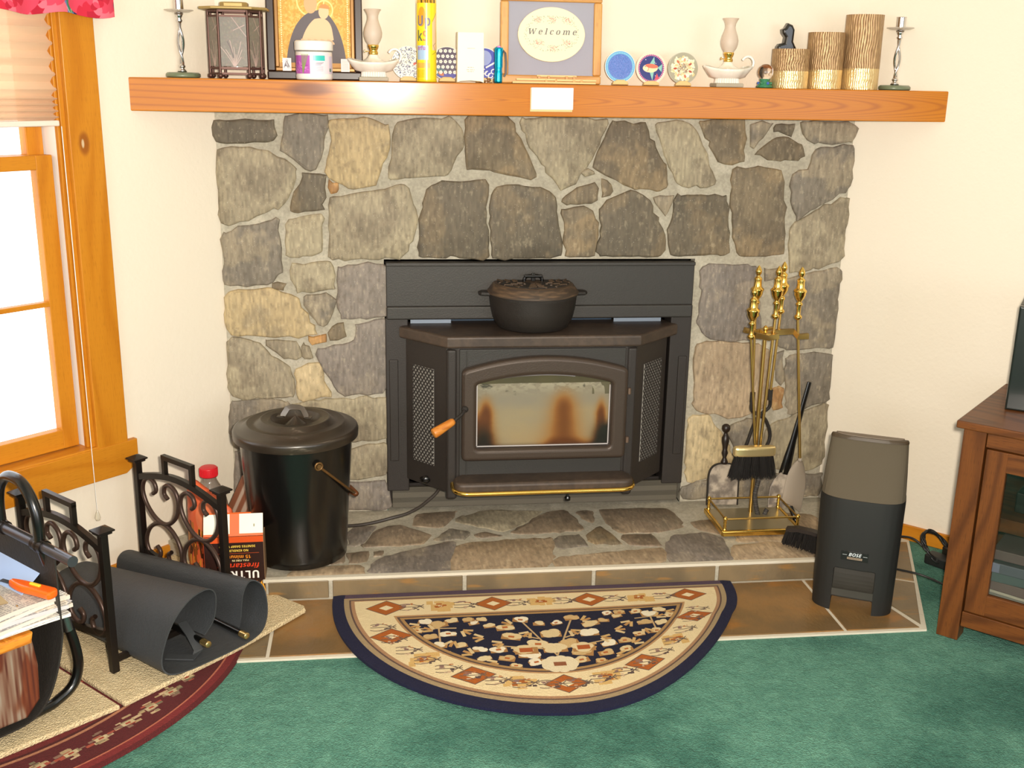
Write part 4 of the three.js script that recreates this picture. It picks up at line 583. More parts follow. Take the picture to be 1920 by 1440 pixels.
{ // jar
  const t = thing('plastic_jar', 'white plastic jar with a purple and teal label in front of the picture', 'jar', V(mx(590, .13), MY, .13)), R = .055;
  mesh('jar_body', lathe([[0, 0], [R - .004, 0], [R - .001, .004], [R, .012], [R - .0015, .016], [R - .0015, .078], [R, .082], [0, .084]], 48), M.whitePlastic, t);
  const l = canvasTex(1024, 256, (x, w, h) => { x.fillStyle = '#f2e4dc'; x.fillRect(0, 0, w, h); const c = w * .5; x.fillStyle = '#b65ab4'; x.fillRect(c - 230, 34, 200, h - 34); for (let i = 0; i < 60; i++) { x.fillStyle = ['#c76cc0', '#a84aa8', '#d48ad0'][i % 3]; x.beginPath(); x.ellipse(c - 230 + rr(0, 180), 120 + rr(0, 130), 6, 22, rr(0, 3), 0, 7); x.fill(); } x.strokeStyle = '#8aa060'; x.lineWidth = 7; for (let i = 0; i < 5; i++) { x.beginPath(); x.moveTo(c - 100, h); x.lineTo(c - 110 + i * 16, 20); x.stroke(); } x.fillStyle = '#f0dce4'; x.fillRect(c - 30, 0, 190, h); x.fillStyle = '#3cc2b8'; x.fillRect(c, 34, 110, 64); x.fillStyle = '#8a7a8a'; for (let i = 0; i < 3; i++) x.fillRect(c + 6, 116 + i * 14, 90 - i * 12, 6); x.fillStyle = '#c4a8b4'; for (let i = 0; i < 4; i++) x.fillRect(c + 10, 168 + i * 16, 80, 5); x.fillStyle = '#d8cce0'; x.fillRect(c + 160, 40, 60, h - 40); x.fillStyle = '#6a8a7a'; x.fillRect(c + 165, 190, 30, 40); });
  l.offset.x = .5; l.wrapS = THREE.RepeatWrapping;
  mesh('label', new THREE.CylinderGeometry(R - .0008, R - .0008, .06, 64, 1, true).translate(0, .048, 0), std({ map: l, roughness: .35 }), t);
  mesh('lid', lathe([[0, .083], [R + .001, .083], [R + .002, .087], [R + .002, .108], [R - .003, .113], [0, .114]], 48), M.whitePlastic, t);
}
// two little oil lamps
[[701, .12, 'small white porcelain oil lamp beside the picture, left of the two lamps'], [1363, .12, 'small white porcelain oil lamp near the bark candles, right of the two lamps']].forEach(([px, z, label], k) => {
  const t = thing('oil_lamp', label, 'oil lamp', V(mx(px, z), MY, z), 0, 'porcelain oil lamps');
  const sq = (pts) => { const g = lathe(pts, 64), p = g.attributes.position; for (let i = 0; i < p.count; i++) { const x = p.getX(i), zz = p.getZ(i), r = Math.hypot(x, zz), a = Math.atan2(zz, x), f = r > .03 ? 1 + .34 * ss(.5, 1, Math.cos(a) ** 2) * ss(.03, .055, r) : 1; p.setX(i, x * f); p.setY(i, p.getY(i) + (r > .05 ? .012 * Math.cos(a) ** 6 : 0)); } g.computeVertexNormals(); return g; };
  mesh('foot_plate', bx(.088, .012, .07, 0, .006, 0, .003), M.greyStone, t);
  mesh('fluted_foot', join([...Array(28)].map((_, i) => { const a = i / 28 * 6.283; return rod([Math.cos(a) * .036, .012, Math.sin(a) * .036], [Math.cos(a) * .034, .026, Math.sin(a) * .034], .0038, .0038, 8); }).concat([cyl(.034, .036, .014, 0, .019, 0)])), M.porcelain, t);
  mesh('bowl', sq([[0, .022], [.028, .023], [.046, .031], [.057, .046], [.0595, .053], [.057, .0545], [.05, .054], [.034, .058], [.02, .066], [.014, .074], [.012, .078], [0, .078]]), M.porcelain, t);
  const hr = []; for (let i = 0; i <= 20; i++) { const a = -2.5 + i / 20 * 5.2; hr.push(V(.064 + Math.cos(a) * .019, .074 + Math.sin(a) * .02, 0)); } mesh('handle', tube(hr, .004, 40, 10), M.porcelain, t);
  mesh('burner', lathe([[.012, .076], [.014, .078], [.014, .084], [.011, .088], [.0145, .094], [.0165, .1], [.0165, .105], [.012, .106]], 24), M.brass, t);
  mesh('wick_knob', join([rod([-.014, .086, .004], [-.026, .086, .006], .0012), cyl(.005, .005, .002, 0, 0, 0, 12).rotateZ(1.57).translate(-.026, .086, .006)]), M.brass, t);
  mesh('chimney', lathe([[.0145, .1], [.0155, .106], [.022, .116], [.0265, .128], [.0275, .14], [.024, .155], [.018, .17], [.0155, .18], [.0165, .19], [.021, .2], [.0255, .206], [.0245, .207], [.02, .201], [.0155, .191], [.0145, .18], [.017, .17], [.023, .155], [.0262, .14], [.0252, .128], [.021, .117], [.0145, .107]], 36), phy({ color: 0xf0e2d2, roughness: .5, transmission: .45, thickness: 0 }), t);
});
// round painted tiles on little wooden stands
const disc = (px, py, r, z, name, label, draw, rim = 0xf4efe4) => {
  const c = onZ(px, py, z), t = thing('round_tile', label, 'decorative tile', V(c.x, MY, z), 0, 'round painted tiles on the mantel'); t.rotation.x = -.1;
  const top = (c.y - MY), g = new THREE.CircleGeometry(r * .97, 48).translate(0, 0, .0045); mesh('tile_body', new THREE.CylinderGeometry(r, r, .008, 56).rotateX(Math.PI / 2).translate(0, top, 0), phy({ color: rim, roughness: .25, clearcoat: .5 }), t);
  const gg = new THREE.CylinderGeometry(r * .965, r * .965, .0012, 56).rotateX(Math.PI / 2), u = gg.attributes.uv, p = gg.attributes.position; for (let i = 0; i < u.count; i++) u.setXY(i, p.getX(i) / r / 1.93 + .5, p.getY(i) / r / 1.93 + .5); gg.translate(0, top, .0042);
  mesh('glazed_face', gg, phy({ map: canvasTex(256, 256, draw), roughness: .22, clearcoat: .5 }), t);
  mesh('stand', join([extr([[-.026, 0], [.026, 0], [.024, .008], [.012, .011 + Math.max(0, top - r) * .6], [-.012, .011 + Math.max(0, top - r) * .6], [-.024, .008]], .022, .003, 2).translate(0, 0, -.005)]), M.paleWood, t);
};
disc(765, 118, .0505, .045, '', 'white round tile speckled with tiny blue leaves and a red bird, behind the yellow tube', (x, w, h) => { x.fillStyle = '#eeeae6'; x.fillRect(0, 0, w, h); for (let i = 0; i < 420; i++) { x.fillStyle = ['#5a6a96', '#8a92ac', '#7a8470', '#4a567e'][i % 4]; x.beginPath(); x.ellipse(rr(0, w), rr(0, h), 3, 6, rr(0, 3), 0, 7); x.fill(); } x.fillStyle = '#c4503a'; x.beginPath(); x.ellipse(w * .72, h * .52, 16, 8, -.6, 0, 7); x.fill(); x.fillRect(w * .66, h * .5, 30, 5); });
disc(838, 119, .0505, .05, '', 'dark blue round tile covered in small white blossoms, between tube and white box', (x, w, h) => { x.fillStyle = '#574c62'; x.fillRect(0, 0, w, h); x.fillStyle = '#4a46a0'; x.fillRect(0, h * .82, w, h); x.strokeStyle = '#4f7a86'; x.lineWidth = 10; for (let i = 0; i < 6; i++) { x.beginPath(); x.moveTo(20, h * .9); x.lineTo(20 + i * 18, h * (.55 + i * .03)); x.stroke(); } x.fillStyle = '#c4704a'; x.beginPath(); x.ellipse(80, h * .82, 26, 14, .5, 0, 7); x.fill(); for (let i = 0; i < 30; i++) { const cx = 40 + (i % 6) * 38 + (i / 6 | 0) % 2 * 18, cy = 30 + (i / 6 | 0) * 42; x.fillStyle = '#f2ece4'; for (let k = 0; k < 5; k++) { x.beginPath(); x.arc(cx + Math.cos(k * 1.257) * 8, cy + Math.sin(k * 1.257) * 8, 7, 0, 7); x.fill(); } x.fillStyle = '#b89a6a'; x.beginPath(); x.arc(cx, cy, 3.5, 0, 7); x.fill(); } });
disc(908, 121, .0505, .05, '', 'blue and white round tile half hidden behind the white box', (x, w, h) => { x.fillStyle = '#4f56b4'; x.fillRect(0, 0, w, h); x.fillStyle = '#9aa6d8'; x.beginPath(); x.arc(w * .5, h * .3, 60, 0, 7); x.fill(); x.strokeStyle = '#e8e6ee'; x.lineWidth = 14; x.beginPath(); x.moveTo(w * .55, h * .6); x.lineTo(w, h * .35); x.stroke(); x.lineWidth = 9; for (let i = 0; i < 9; i++) { x.beginPath(); x.arc(w * (.2 + .1 * i), h * (.72 + .06 * (i % 3)), 18, 0, 5); x.stroke(); } });
disc(1163, 125, .049, .06, '', 'light blue round tile of fine dots with a pale rim, first right of the sampler', (x, w, h) => { x.fillStyle = '#6ab0dc'; x.fillRect(0, 0, w, h); x.fillStyle = '#5a7cc8'; x.beginPath(); x.arc(w / 2, h / 2, 104, 0, 7); x.fill(); for (let i = 0; i < 1500; i++) { const a = rr(0, 6.28), r = 104 * Math.sqrt(rnd()); x.fillStyle = ['#7a98dc', '#5068b4', '#8a8fd8'][i % 3]; x.fillRect(w / 2 + Math.cos(a) * r, h / 2 + Math.sin(a) * r, 3, 3); } for (let i = 0; i < 120; i++) { const a = i / 120 * 6.28; x.fillStyle = i % 2 ? '#b8e4ee' : '#4a9ad0'; x.beginPath(); x.arc(w / 2 + Math.cos(a) * 114, h / 2 + Math.sin(a) * 114, 4, 0, 7); x.fill(); } });
disc(1221, 128, .049, .06, '', 'round tile painted with an orange and cream fish on dark blue', (x, w, h) => { x.fillStyle = '#f0d8c4'; x.fillRect(0, 0, w, h); x.fillStyle = '#a8488c'; for (let i = 0; i < 44; i++) { const a = i / 44 * 6.28; x.beginPath(); x.arc(w / 2 + Math.cos(a) * 108, h / 2 + Math.sin(a) * 108, 7, 0, 7); x.fill(); } x.fillStyle = '#33387a'; x.beginPath(); x.arc(w / 2, h / 2, 102, 0, 7); x.fill(); x.fillStyle = '#8cc4b8'; x.beginPath(); x.moveTo(w * .45, h * .36); x.lineTo(w * .6, h * .12); x.lineTo(w * .62, h * .38); x.fill(); x.beginPath(); x.moveTo(w * .72, h * .48); x.lineTo(w * .88, h * .36); x.lineTo(w * .86, h * .62); x.fill(); x.beginPath(); x.moveTo(w * .45, h * .62); x.lineTo(w * .55, h * .9); x.lineTo(w * .6, h * .6); x.fill(); x.fillStyle = '#f4dcae'; x.beginPath(); x.ellipse(w * .47, h * .5, 66, 36, 0, 0, 7); x.fill(); x.fillStyle = '#e0745c'; x.beginPath(); x.ellipse(w * .52, h * .43, 56, 18, .1, 0, 7); x.fill(); x.fillStyle = '#2a2a50'; x.beginPath(); x.arc(w * .29, h * .45, 5, 0, 7); x.fill(); x.strokeStyle = '#c86050'; x.lineWidth = 4; x.beginPath(); x.arc(w * .3, h * .5, 30, -.9, .9); x.stroke(); x.fillStyle = '#d05060'; x.beginPath(); x.moveTo(w * .62, h * .88); x.lineTo(w * .7, h * .66); x.lineTo(w * .78, h * .84); x.fill(); x.fillStyle = '#fff'; for (let i = 0; i < 9; i++) { x.beginPath(); x.arc(rr(50, 200), rr(40, 210), 3, 0, 7); x.fill(); } }, 0xf3dcc8);
disc(1281, 128, .049, .06, '', 'round tile with cream and rust flower relief, beside the right oil lamp', (x, w, h) => { x.fillStyle = '#a8a48e'; x.fillRect(0, 0, w, h); for (let k = 0; k < 7; k++) { const a = k / 7 * 6.28 + .4, cx = w / 2 + Math.cos(a) * 70, cy = h / 2 + Math.sin(a) * 70; for (let j = 0; j < 26; j++) { x.fillStyle = ['#f4ecc8', '#efe2b4', '#d8c890', '#f8f2dc'][j % 4]; x.beginPath(); x.ellipse(cx + rr(-30, 30), cy + rr(-30, 30), 15, 8, rr(0, 3), 0, 7); x.fill(); } x.fillStyle = ['#b4503a', '#c87050', '#d8a080'][k % 3]; x.beginPath(); x.ellipse(cx, cy, 16, 9, a, 0, 7); x.fill(); } for (let j = 0; j < 60; j++) { x.fillStyle = ['#f0e6c0', '#c8b890', '#9a6a50', '#d8cca8'][j % 4]; x.beginPath(); x.arc(w / 2 + rr(-45, 45), h / 2 + rr(-45, 45), 6, 0, 7); x.fill(); } }, 0xb8b6a4);
{ // yellow match tube
  const R = .0302, t = thing('match_tube', 'tall yellow cardboard tube of fireplace matches with a clear top', 'match tube', V(mx(800, .12), MY, .12));
  const l = canvasTex(1024, 1024, (x, w, h) => {
    x.fillStyle = '#f8dc1c'; x.fillRect(0, 0, w, h); const c = w * .5; x.save(); x.textAlign = 'center';
    x.fillStyle = '#f2a020'; x.beginPath(); x.ellipse(c - 90, 180, 70, 130, 0, 0, 7); x.fill();
    x.font = 'bold 190px sans-serif'; x.fillStyle = '#7a7480'; x.fillText('Up', c - 60, 300); x.fillStyle = '#e8862c'; x.fillText('S', c - 30, 500); x.fillStyle = '#5a6a50'; x.fillText('k', c - 130, 500);
    x.fillStyle = '#a8c4e0'; x.fillRect(c - 190, 560, 150 + 60, 190); x.font = 'bold 80px sans-serif'; x.fillStyle = '#b04a9a'; x.fillText('erful', c - 90, 620);
    x.fillStyle = '#e0b048'; x.fillRect(c - 190, 790, 240, 70); x.fillStyle = '#b89a10'; for (let i = 0; i < 8; i++) x.fillRect(c - 180 + i * 22, 880, 8, 110);
    x.fillStyle = '#f0c49a'; x.beginPath(); x.moveTo(c + 190, 120); x.lineTo(c + 90, 260); x.lineTo(c + 90, 620); x.lineTo(c + 190, 620); x.fill(); x.strokeStyle = '#4a3a20'; x.lineWidth = 5; x.beginPath(); x.moveTo(c + 180, 130); x.lineTo(c + 90, 240); x.stroke(); x.beginPath(); x.moveTo(c + 170, 520); x.lineTo(c + 110, 560); x.lineTo(c + 180, 640); x.lineTo(c + 90, 680); x.stroke(); x.restore();
  }); l.wrapS = THREE.RepeatWrapping; l.offset.x = .5;
  mesh('tube', new THREE.CylinderGeometry(R, R, .222, 56, 1, true).translate(0, .116, 0), phy({ map: l, roughness: .3, clearcoat: .4, clearcoatRoughness: .2 }), t);
  mesh('base_rim', lathe([[0, 0], [R + .0008, 0], [R + .0012, .003], [R, .006], [0, .007]], 48), phy({ color: 0xf5d516, roughness: .35 }), t);
  mesh('clear_top', new THREE.CylinderGeometry(R, R, .075, 48, 1, true).translate(0, .264, 0), phy({ color: 0xfff2c0, roughness: .05, transmission: 1, thickness: 0 }), t);
  mesh('cap', lathe([[0, .3], [R + .001, .3], [R + .001, .325], [0, .326]], 40), phy({ color: 0xf5d516, roughness: .35 }), t);
  for (let i = 0; i < 26; i++) { const a = i * 2.4, r = R * .85 * Math.sqrt((i + .5) / 26), q = bx(.0032, .255 + .012 * hash(i, 1, 1), .0032, Math.cos(a) * r, .14, Math.sin(a) * r, 0); mesh('match', q, i % 3 ? M.matchWood : M.matchDark, t); }
}
{ // white box
  const t = thing('white_candle_box', 'plain cream carton with a few small printed lines between two round tiles', 'carton', V(mx(881, .13), MY, .13));
  const g = extr([[-.041, 0], [-.03, .004], [0, .006], [.03, .004], [.041, 0], [.04, .147], [-.04, .147]], .05, .002, 2).translate(0, 0, -.025);
  const tx = canvasTex(256, 512, (x, w, h) => { x.fillStyle = '#f3ebd2'; x.fillRect(0, 0, w, h); x.fillStyle = '#9a927e'; x.fillRect(96, 162, 72, 4); x.font = '16px sans-serif'; x.textAlign = 'center'; for (const [y, b] of [[352, 58], [376, 76], [394, 62]]) for (let i = 0; i < 9; i++) if (i % 4 != 3) x.fillRect(128 - b / 2 + i * b / 9, y, b / 12, 8); });
  const gg = boxUV(g), u = gg.attributes.uv; for (let i = 0; i < u.count; i++) u.setXY(i, (u.getX(i) + .041) / .082, u.getY(i) / .147);
  mesh('carton', gg, std({ map: tx, roughness: .5 }), t);
}
{
  const t = thing('seashell', 'tiny cream and brown shell at the foot of the blue tile', 'shell', V(mx(916, .15), MY, .15)); mesh('shell', join([lathe([[0, 0], [.006, .002], [.008, .008], [.006, .014], [.003, .017], [0, .018]], 16), ball(.005, -.007, .006, .001, 1, 1.2, 1)]), std({ map: tex(64, 64, (u, v) => vn(u, v, 4, 15) > .5 ? [120, 84, 52] : [238, 220, 188]), roughness: .4 }), t);
}
{ // flashlight
  const t = thing('flashlight', 'small metallic turquoise flashlight standing beside the sampler frame', 'flashlight', V(mx(934, .16), MY, .16)), R = .0125; t.rotation.z = -.01;
  const pts = [[0, 0], [R * .8, 0], [R * .95, .003], [R, .006], [R, .03], [R * .9, .034], [R * .9, .044], [R, .048], [R, .076], [R * 1.06, .08], [R * 1.06, .1], [R * .95, .104], [0, .104]]; const g = lathe(pts, 48), p = g.attributes.position; for (let i = 0; i < p.count; i++) { const a = Math.atan2(p.getZ(i), p.getX(i)), k = 1 - .035 * Math.max(0, Math.cos(a * 12)); p.setX(i, p.getX(i) * k); p.setZ(i, p.getZ(i) * k); } g.computeVertexNormals();
  mesh('barrel', g, M.turquoise, t); mesh('button', ball(.006, 0, .106, 0, 1, .6, 1), std({ color: 0xd886c8, roughness: .4 }), t);
  mesh('strap', bar([[.012, .096, 0], [.02, .088, .002], [.023, .06, .004], [.023, .03, .004], [.018, .02, .003]], .006, .002, V(0, 0, 1)), M.brownBlack, t);
}
{ // welcome sampler
  const a = onZ(937, 150, .05).x, b = onZ(1125, 150, .05).x, w = b - a, h = .272, t = thing('welcome_sampler', 'oak framed welcome sampler with a cream oval on blue-grey mat', 'picture', V((a + b) / 2, MY, .055)); t.rotation.x = -.07;
  frame(t, w, h, .026, .02, M.oak, .005); mesh('mat_board', bx(w - .04, h - .04, .004, 0, h / 2, -.002, 0), M.matGrey, t);
  const s = new THREE.Shape(); s.absellipse(0, 0, .106, .082, 0, Math.PI * 2); const ov = boxUV(extr(s, .012, .002, 2, 60).translate(0, h / 2 + .012, .0)), u = ov.attributes.uv; for (let i = 0; i < u.count; i++) u.setXY(i, (u.getX(i) + .106) / .212, (u.getY(i) - h / 2 - .012 + .082) / .164);
  mesh('oval', ov, std({ roughness: .7, map: canvasTex(1024, 800, (x, W_, H_) => { x.fillStyle = '#f3e8c4'; x.fillRect(0, 0, W_, H_); const fl = (cx, cy, n, r, c) => { for (let i = 0; i < n; i++) { x.fillStyle = c[i % c.length]; x.beginPath(); x.ellipse(cx + rr(-r, r), cy + rr(-r, r) * .6, 9, 5, rr(0, 3), 0, 7); x.fill(); } }; const G = ['#b8b898', '#a8b09a', '#c4bc9c'], P = ['#e2a08c', '#eab8a4', '#d88c80']; for (const [cx, cy] of [[300, 190], [525, 185], [760, 190], [320, 520], [540, 600], [750, 520]]) { fl(cx, cy, 34, 90, G); fl(cx, cy, 26, 50, P); } for (let i = 0; i < 40; i++) { const q = i / 40 * 6.28; fl(512 + Math.cos(q) * 400, 390 + Math.sin(q) * 250, 3, 26, G); } x.font = 'italic bold 120px serif'; x.textAlign = 'center'; x.fillStyle = '#77716e'; x.fillText('W e l c o m e', 515, 400); }) }), t);
  const e = thing('easel_stand', 'pale wooden slats of a small stand lying before the sampler', 'stand', V(mx(1042, .13), MY, .13));
  for (const [px0, px1, y, z] of [[1008, 1083, .024, -.02], [968, 1042, .013, .0], [1043, 1118, .012, .0], [960, 1116, .004, .01]]) { const x0 = mx(px0, .13) - e.position.x, x1 = mx(px1, .13) - e.position.x; mesh('slat', bx(x1 - x0, .0055, .006, (x0 + x1) / 2, y, z, .001), M.paleWood, e); }
  for (const px of [1012, 1030, 1064, 1078]) { const x0 = mx(px, .13) - e.position.x; mesh('peg', bx(.008, .012, .004, x0, .018, -.014, .001), M.oak, e); mesh('peg', bx(.008, .01, .004, x0 + .02, .0075, .004, .001), M.oak, e); }
}
{ // paper card on the beam's face
  const c = onZ(1035, 185, .213), t = thing('note_card', 'white printed note card fixed to the front of the mantel beam', 'card', V(c.x, c.y, .2062)); t.rotation.z = .004;
  const g = bx(.128, .064, .012, 0, 0, .009, .0008), u = g.attributes.uv, p = g.attributes.position; for (let i = 0; i < u.count; i++) u.setXY(i, p.getX(i) / .128 + .5, p.getY(i) / .064 + .5);
  mesh('card', g, std({ roughness: .6, map: canvasTex(512, 256, (x, w, h) => { x.fillStyle = '#f7f4f2'; x.fillRect(0, 0, w, h); x.fillStyle = '#d2cdd2'; for (let i = 0; i < 4; i++) x.fillRect(190 + i * 20 % 60, 120 + i * 22, 270 - i * 46, 5); x.fillRect(54, 136, 90, 5); x.fillRect(54, 160, 70, 5); }) }), t);
  mesh('backing', bx(.13, .07, .004, -.001, -.004, .002, .001), M.paleWood, t);
}
{ // glass ball
  const t = thing('glass_ball', 'small clear crystal ball on a jewelled green stand beside the bark candles', 'ornament', V(mx(1434, .14), MY, .14));
  mesh('stand', lathe([[0, 0], [.027, 0], [.027, .005], [.02, .012], [.015, .02], [.019, .026], [.013, .028], [0, .024]], 8), M.jewel, t);
  for (let i = 0; i < 6; i++) { const a = i * 1.047 + .3; mesh('gem', ball(.005, Math.cos(a) * .019, .014, Math.sin(a) * .019, 1, 1, 1, 8), i % 2 ? M.jewel2 : M.jewel, t); }
  mesh('ball', new THREE.SphereGeometry(.0245, 40, 28).translate(0, .048, 0), phy({ color: 0xfff2e6, roughness: .02, transmission: 1, thickness: .05, ior: 1.5 }), t);
}
{ // bark candles
  const bark = tex(512, 512, (u, v) => { const w = u + .04 * (fbm(u, v, 3, 830, 3, 2) - .5), r = Math.pow(Math.abs(Math.sin(w * 6.283 * 24 + 4 * fbm(u, v, 6, 831, 3, 3))), .7), f = vn(u, v, 80, 832, 12); return mix([118, 84, 54], [206, 172, 124], cl(Math.pow(r, 1.6) * .6 + f * .4)); });
  const barkB = tex(512, 512, (u, v) => { const w = u + .04 * (fbm(u, v, 3, 830, 3, 2) - .5), r = Math.pow(Math.abs(Math.sin(w * 6.283 * 24 + 4 * fbm(u, v, 6, 831, 3, 3))), .7), f = vn(u, v, 80, 832, 12); return cl(r * .7 + f * .35); }, false);
  const bm = std({ map: bark, roughness: .4, metalness: .3, bumpMap: barkB, bumpScale: .0025 }), gm = std({ color: 0xdcc08a, roughness: .3, metalness: .65, bumpMap: barkB, bumpScale: .0016 });
  const lab = ['short gold-flecked bark textured pillar candle, lowest of three', 'middle bark textured pillar candle, between the short and tall ones', 'tallest bark textured pillar candle, right of three'];
  [[1479, 92, .135], [1543, 61, .12], [1611, 28, .125]].forEach(([px, py, z], k) => {
    const x = mx(px, z), h = onZ(px, py, z).y - MY, r = .058 - (k === 1 ? .001 : 0), t = thing('bark_candle', lab[k], 'candle', V(x, MY, z), 0, 'bark pillar candles');
    const side = (y0, y1, rad, N, K) => { const g = new THREE.CylinderGeometry(rad, rad, y1 - y0, N, K, true).translate(0, (y0 + y1) / 2, 0), p = g.attributes.position; for (let i = 0; i < p.count; i++) { const a = Math.atan2(p.getZ(i), p.getX(i)), y = p.getY(i), d = 1 + .022 * (fbm(a / 6.2832 + .5, y * 1.4 + k, 34, 850, 2, 4) - .5) * 2; p.setX(i, p.getX(i) * d); p.setZ(i, p.getZ(i) * d); } g.computeVertexNormals(); return g; };
    mesh('bark_body', side(.052 + .006 * k, h, r, 110, 14), bm, t); const gb = mesh('gold_band', side(0, .052 + .006 * k, r, 110, 6), gm, t); gb.userData.label = 'bright gold foil band';
    mesh('wax_top', lathe([[r, h - .004], [r - .004, h - .002], [r - .012, h - .008], [0, h - .012]], 40), std({ color: 0xd9b878, roughness: .5 }), t); mesh('wick', rod([0, h - .012, 0], [.002, h - .002, 0], .001), M.dark, t);
  });
}
{ // black figurine behind the short candle
  const x = mx(1470, .045), t = thing('stone_figurine', 'black carved stone figurine standing behind the short bark candle', 'figurine', V(x, MY, .04));
  const hh = onZ(1470, 43, .045).y - MY; const s = new THREE.Shape(); const q = [[-.033, 0], [.036, 0], [.03, .06], [.034, hh * .58], [.018, hh * .72], [.02, hh * .9], [.012, hh * .97], [-.004, hh], [-.012, hh * .93], [-.022, hh * .9], [-.02, hh * .84], [-.01, hh * .78], [-.012, hh * .7], [-.028, hh * .68], [-.034, hh * .64], [-.034, hh * .3]]; s.splineThru; s.moveTo(...q[0]); q.slice(1).forEach(p => s.lineTo(...p));
  mesh('carving', extr(s, .034, .008, 3).translate(0, 0, -.017), phy({ color: 0x15120f, roughness: .3, clearcoat: .4 }), t);
}
// ---------------------------------------------------------------- half-round rugs
function halfRug(place, draw, thick, mat) {                      // canonical half disc (X, Y) carried to the floor by place
  const NR = 26, NT = 96, pos = [], uv = [], idx = [];
  const put = (X, Y, y) => { const [x, z] = place(X, Y); pos.push(x, y, z); uv.push((X + 1) / 2, Y); };
  for (let i = 0; i <= NR; i++) for (let j = 0; j <= NT; j++) { const r = i / NR, a = Math.PI * j / NT; put(r * Math.cos(a), r * Math.sin(a), thick * (i === NR ? .75 : 1)); }
  const w = NT + 1; for (let i = 0; i < NR; i++) for (let j = 0; j < NT; j++) { const a = i * w + j; idx.push(a, a + w, a + 1, a + 1, a + w, a + w + 1); }
  const skirt = (list) => { const o = pos.length / 3; for (const [X, Y] of list) { put(X, Y, thick * .75); put(X, Y, 0); } for (let k = 0; k < list.length - 1; k++) { const a = o + 2 * k; idx.push(a, a + 1, a + 2, a + 2, a + 1, a + 3); } };
  skirt([...Array(NT + 1)].map((_, j) => [Math.cos(Math.PI * j / NT), Math.sin(Math.PI * j / NT)])); skirt([[-1, 0], [1, 0]]);
  const g = new THREE.BufferGeometry(); g.setAttribute('position', new THREE.Float32BufferAttribute(pos, 3)); g.setAttribute('uv', new THREE.Float32BufferAttribute(uv, 2)); g.setIndex(idx);
  const p = [place(0, .1), place(.1, .1), place(0, .2)]; const cr = (p[1][0] - p[0][0]) * (p[2][1] - p[0][1]) - (p[1][1] - p[0][1]) * (p[2][0] - p[0][0]); if (cr < 0) for (let i = 0; i < idx.length; i += 3) { const q = idx[i]; idx[i] = idx[i + 1]; idx[i + 1] = q; } g.setIndex(idx.map((v, i) => v));
  // faces must look up
  const a = idx[0] * 3, b = idx[1] * 3, c = idx[2] * 3; g.computeVertexNormals(); if (g.attributes.normal.getY(w + 5) < 0) { for (let i = 0; i < idx.length; i += 3) { const q = idx[i]; idx[i] = idx[i + 1]; idx[i + 1] = q; } g.setIndex(idx); g.computeVertexNormals(); }
  return g;
}
const pileBump = tex(512, 512, (u, v) => .6 * vn(u, v, 200, 861) + .4 * vn(u, v, 90, 862, 200), false, [.25, .25]);
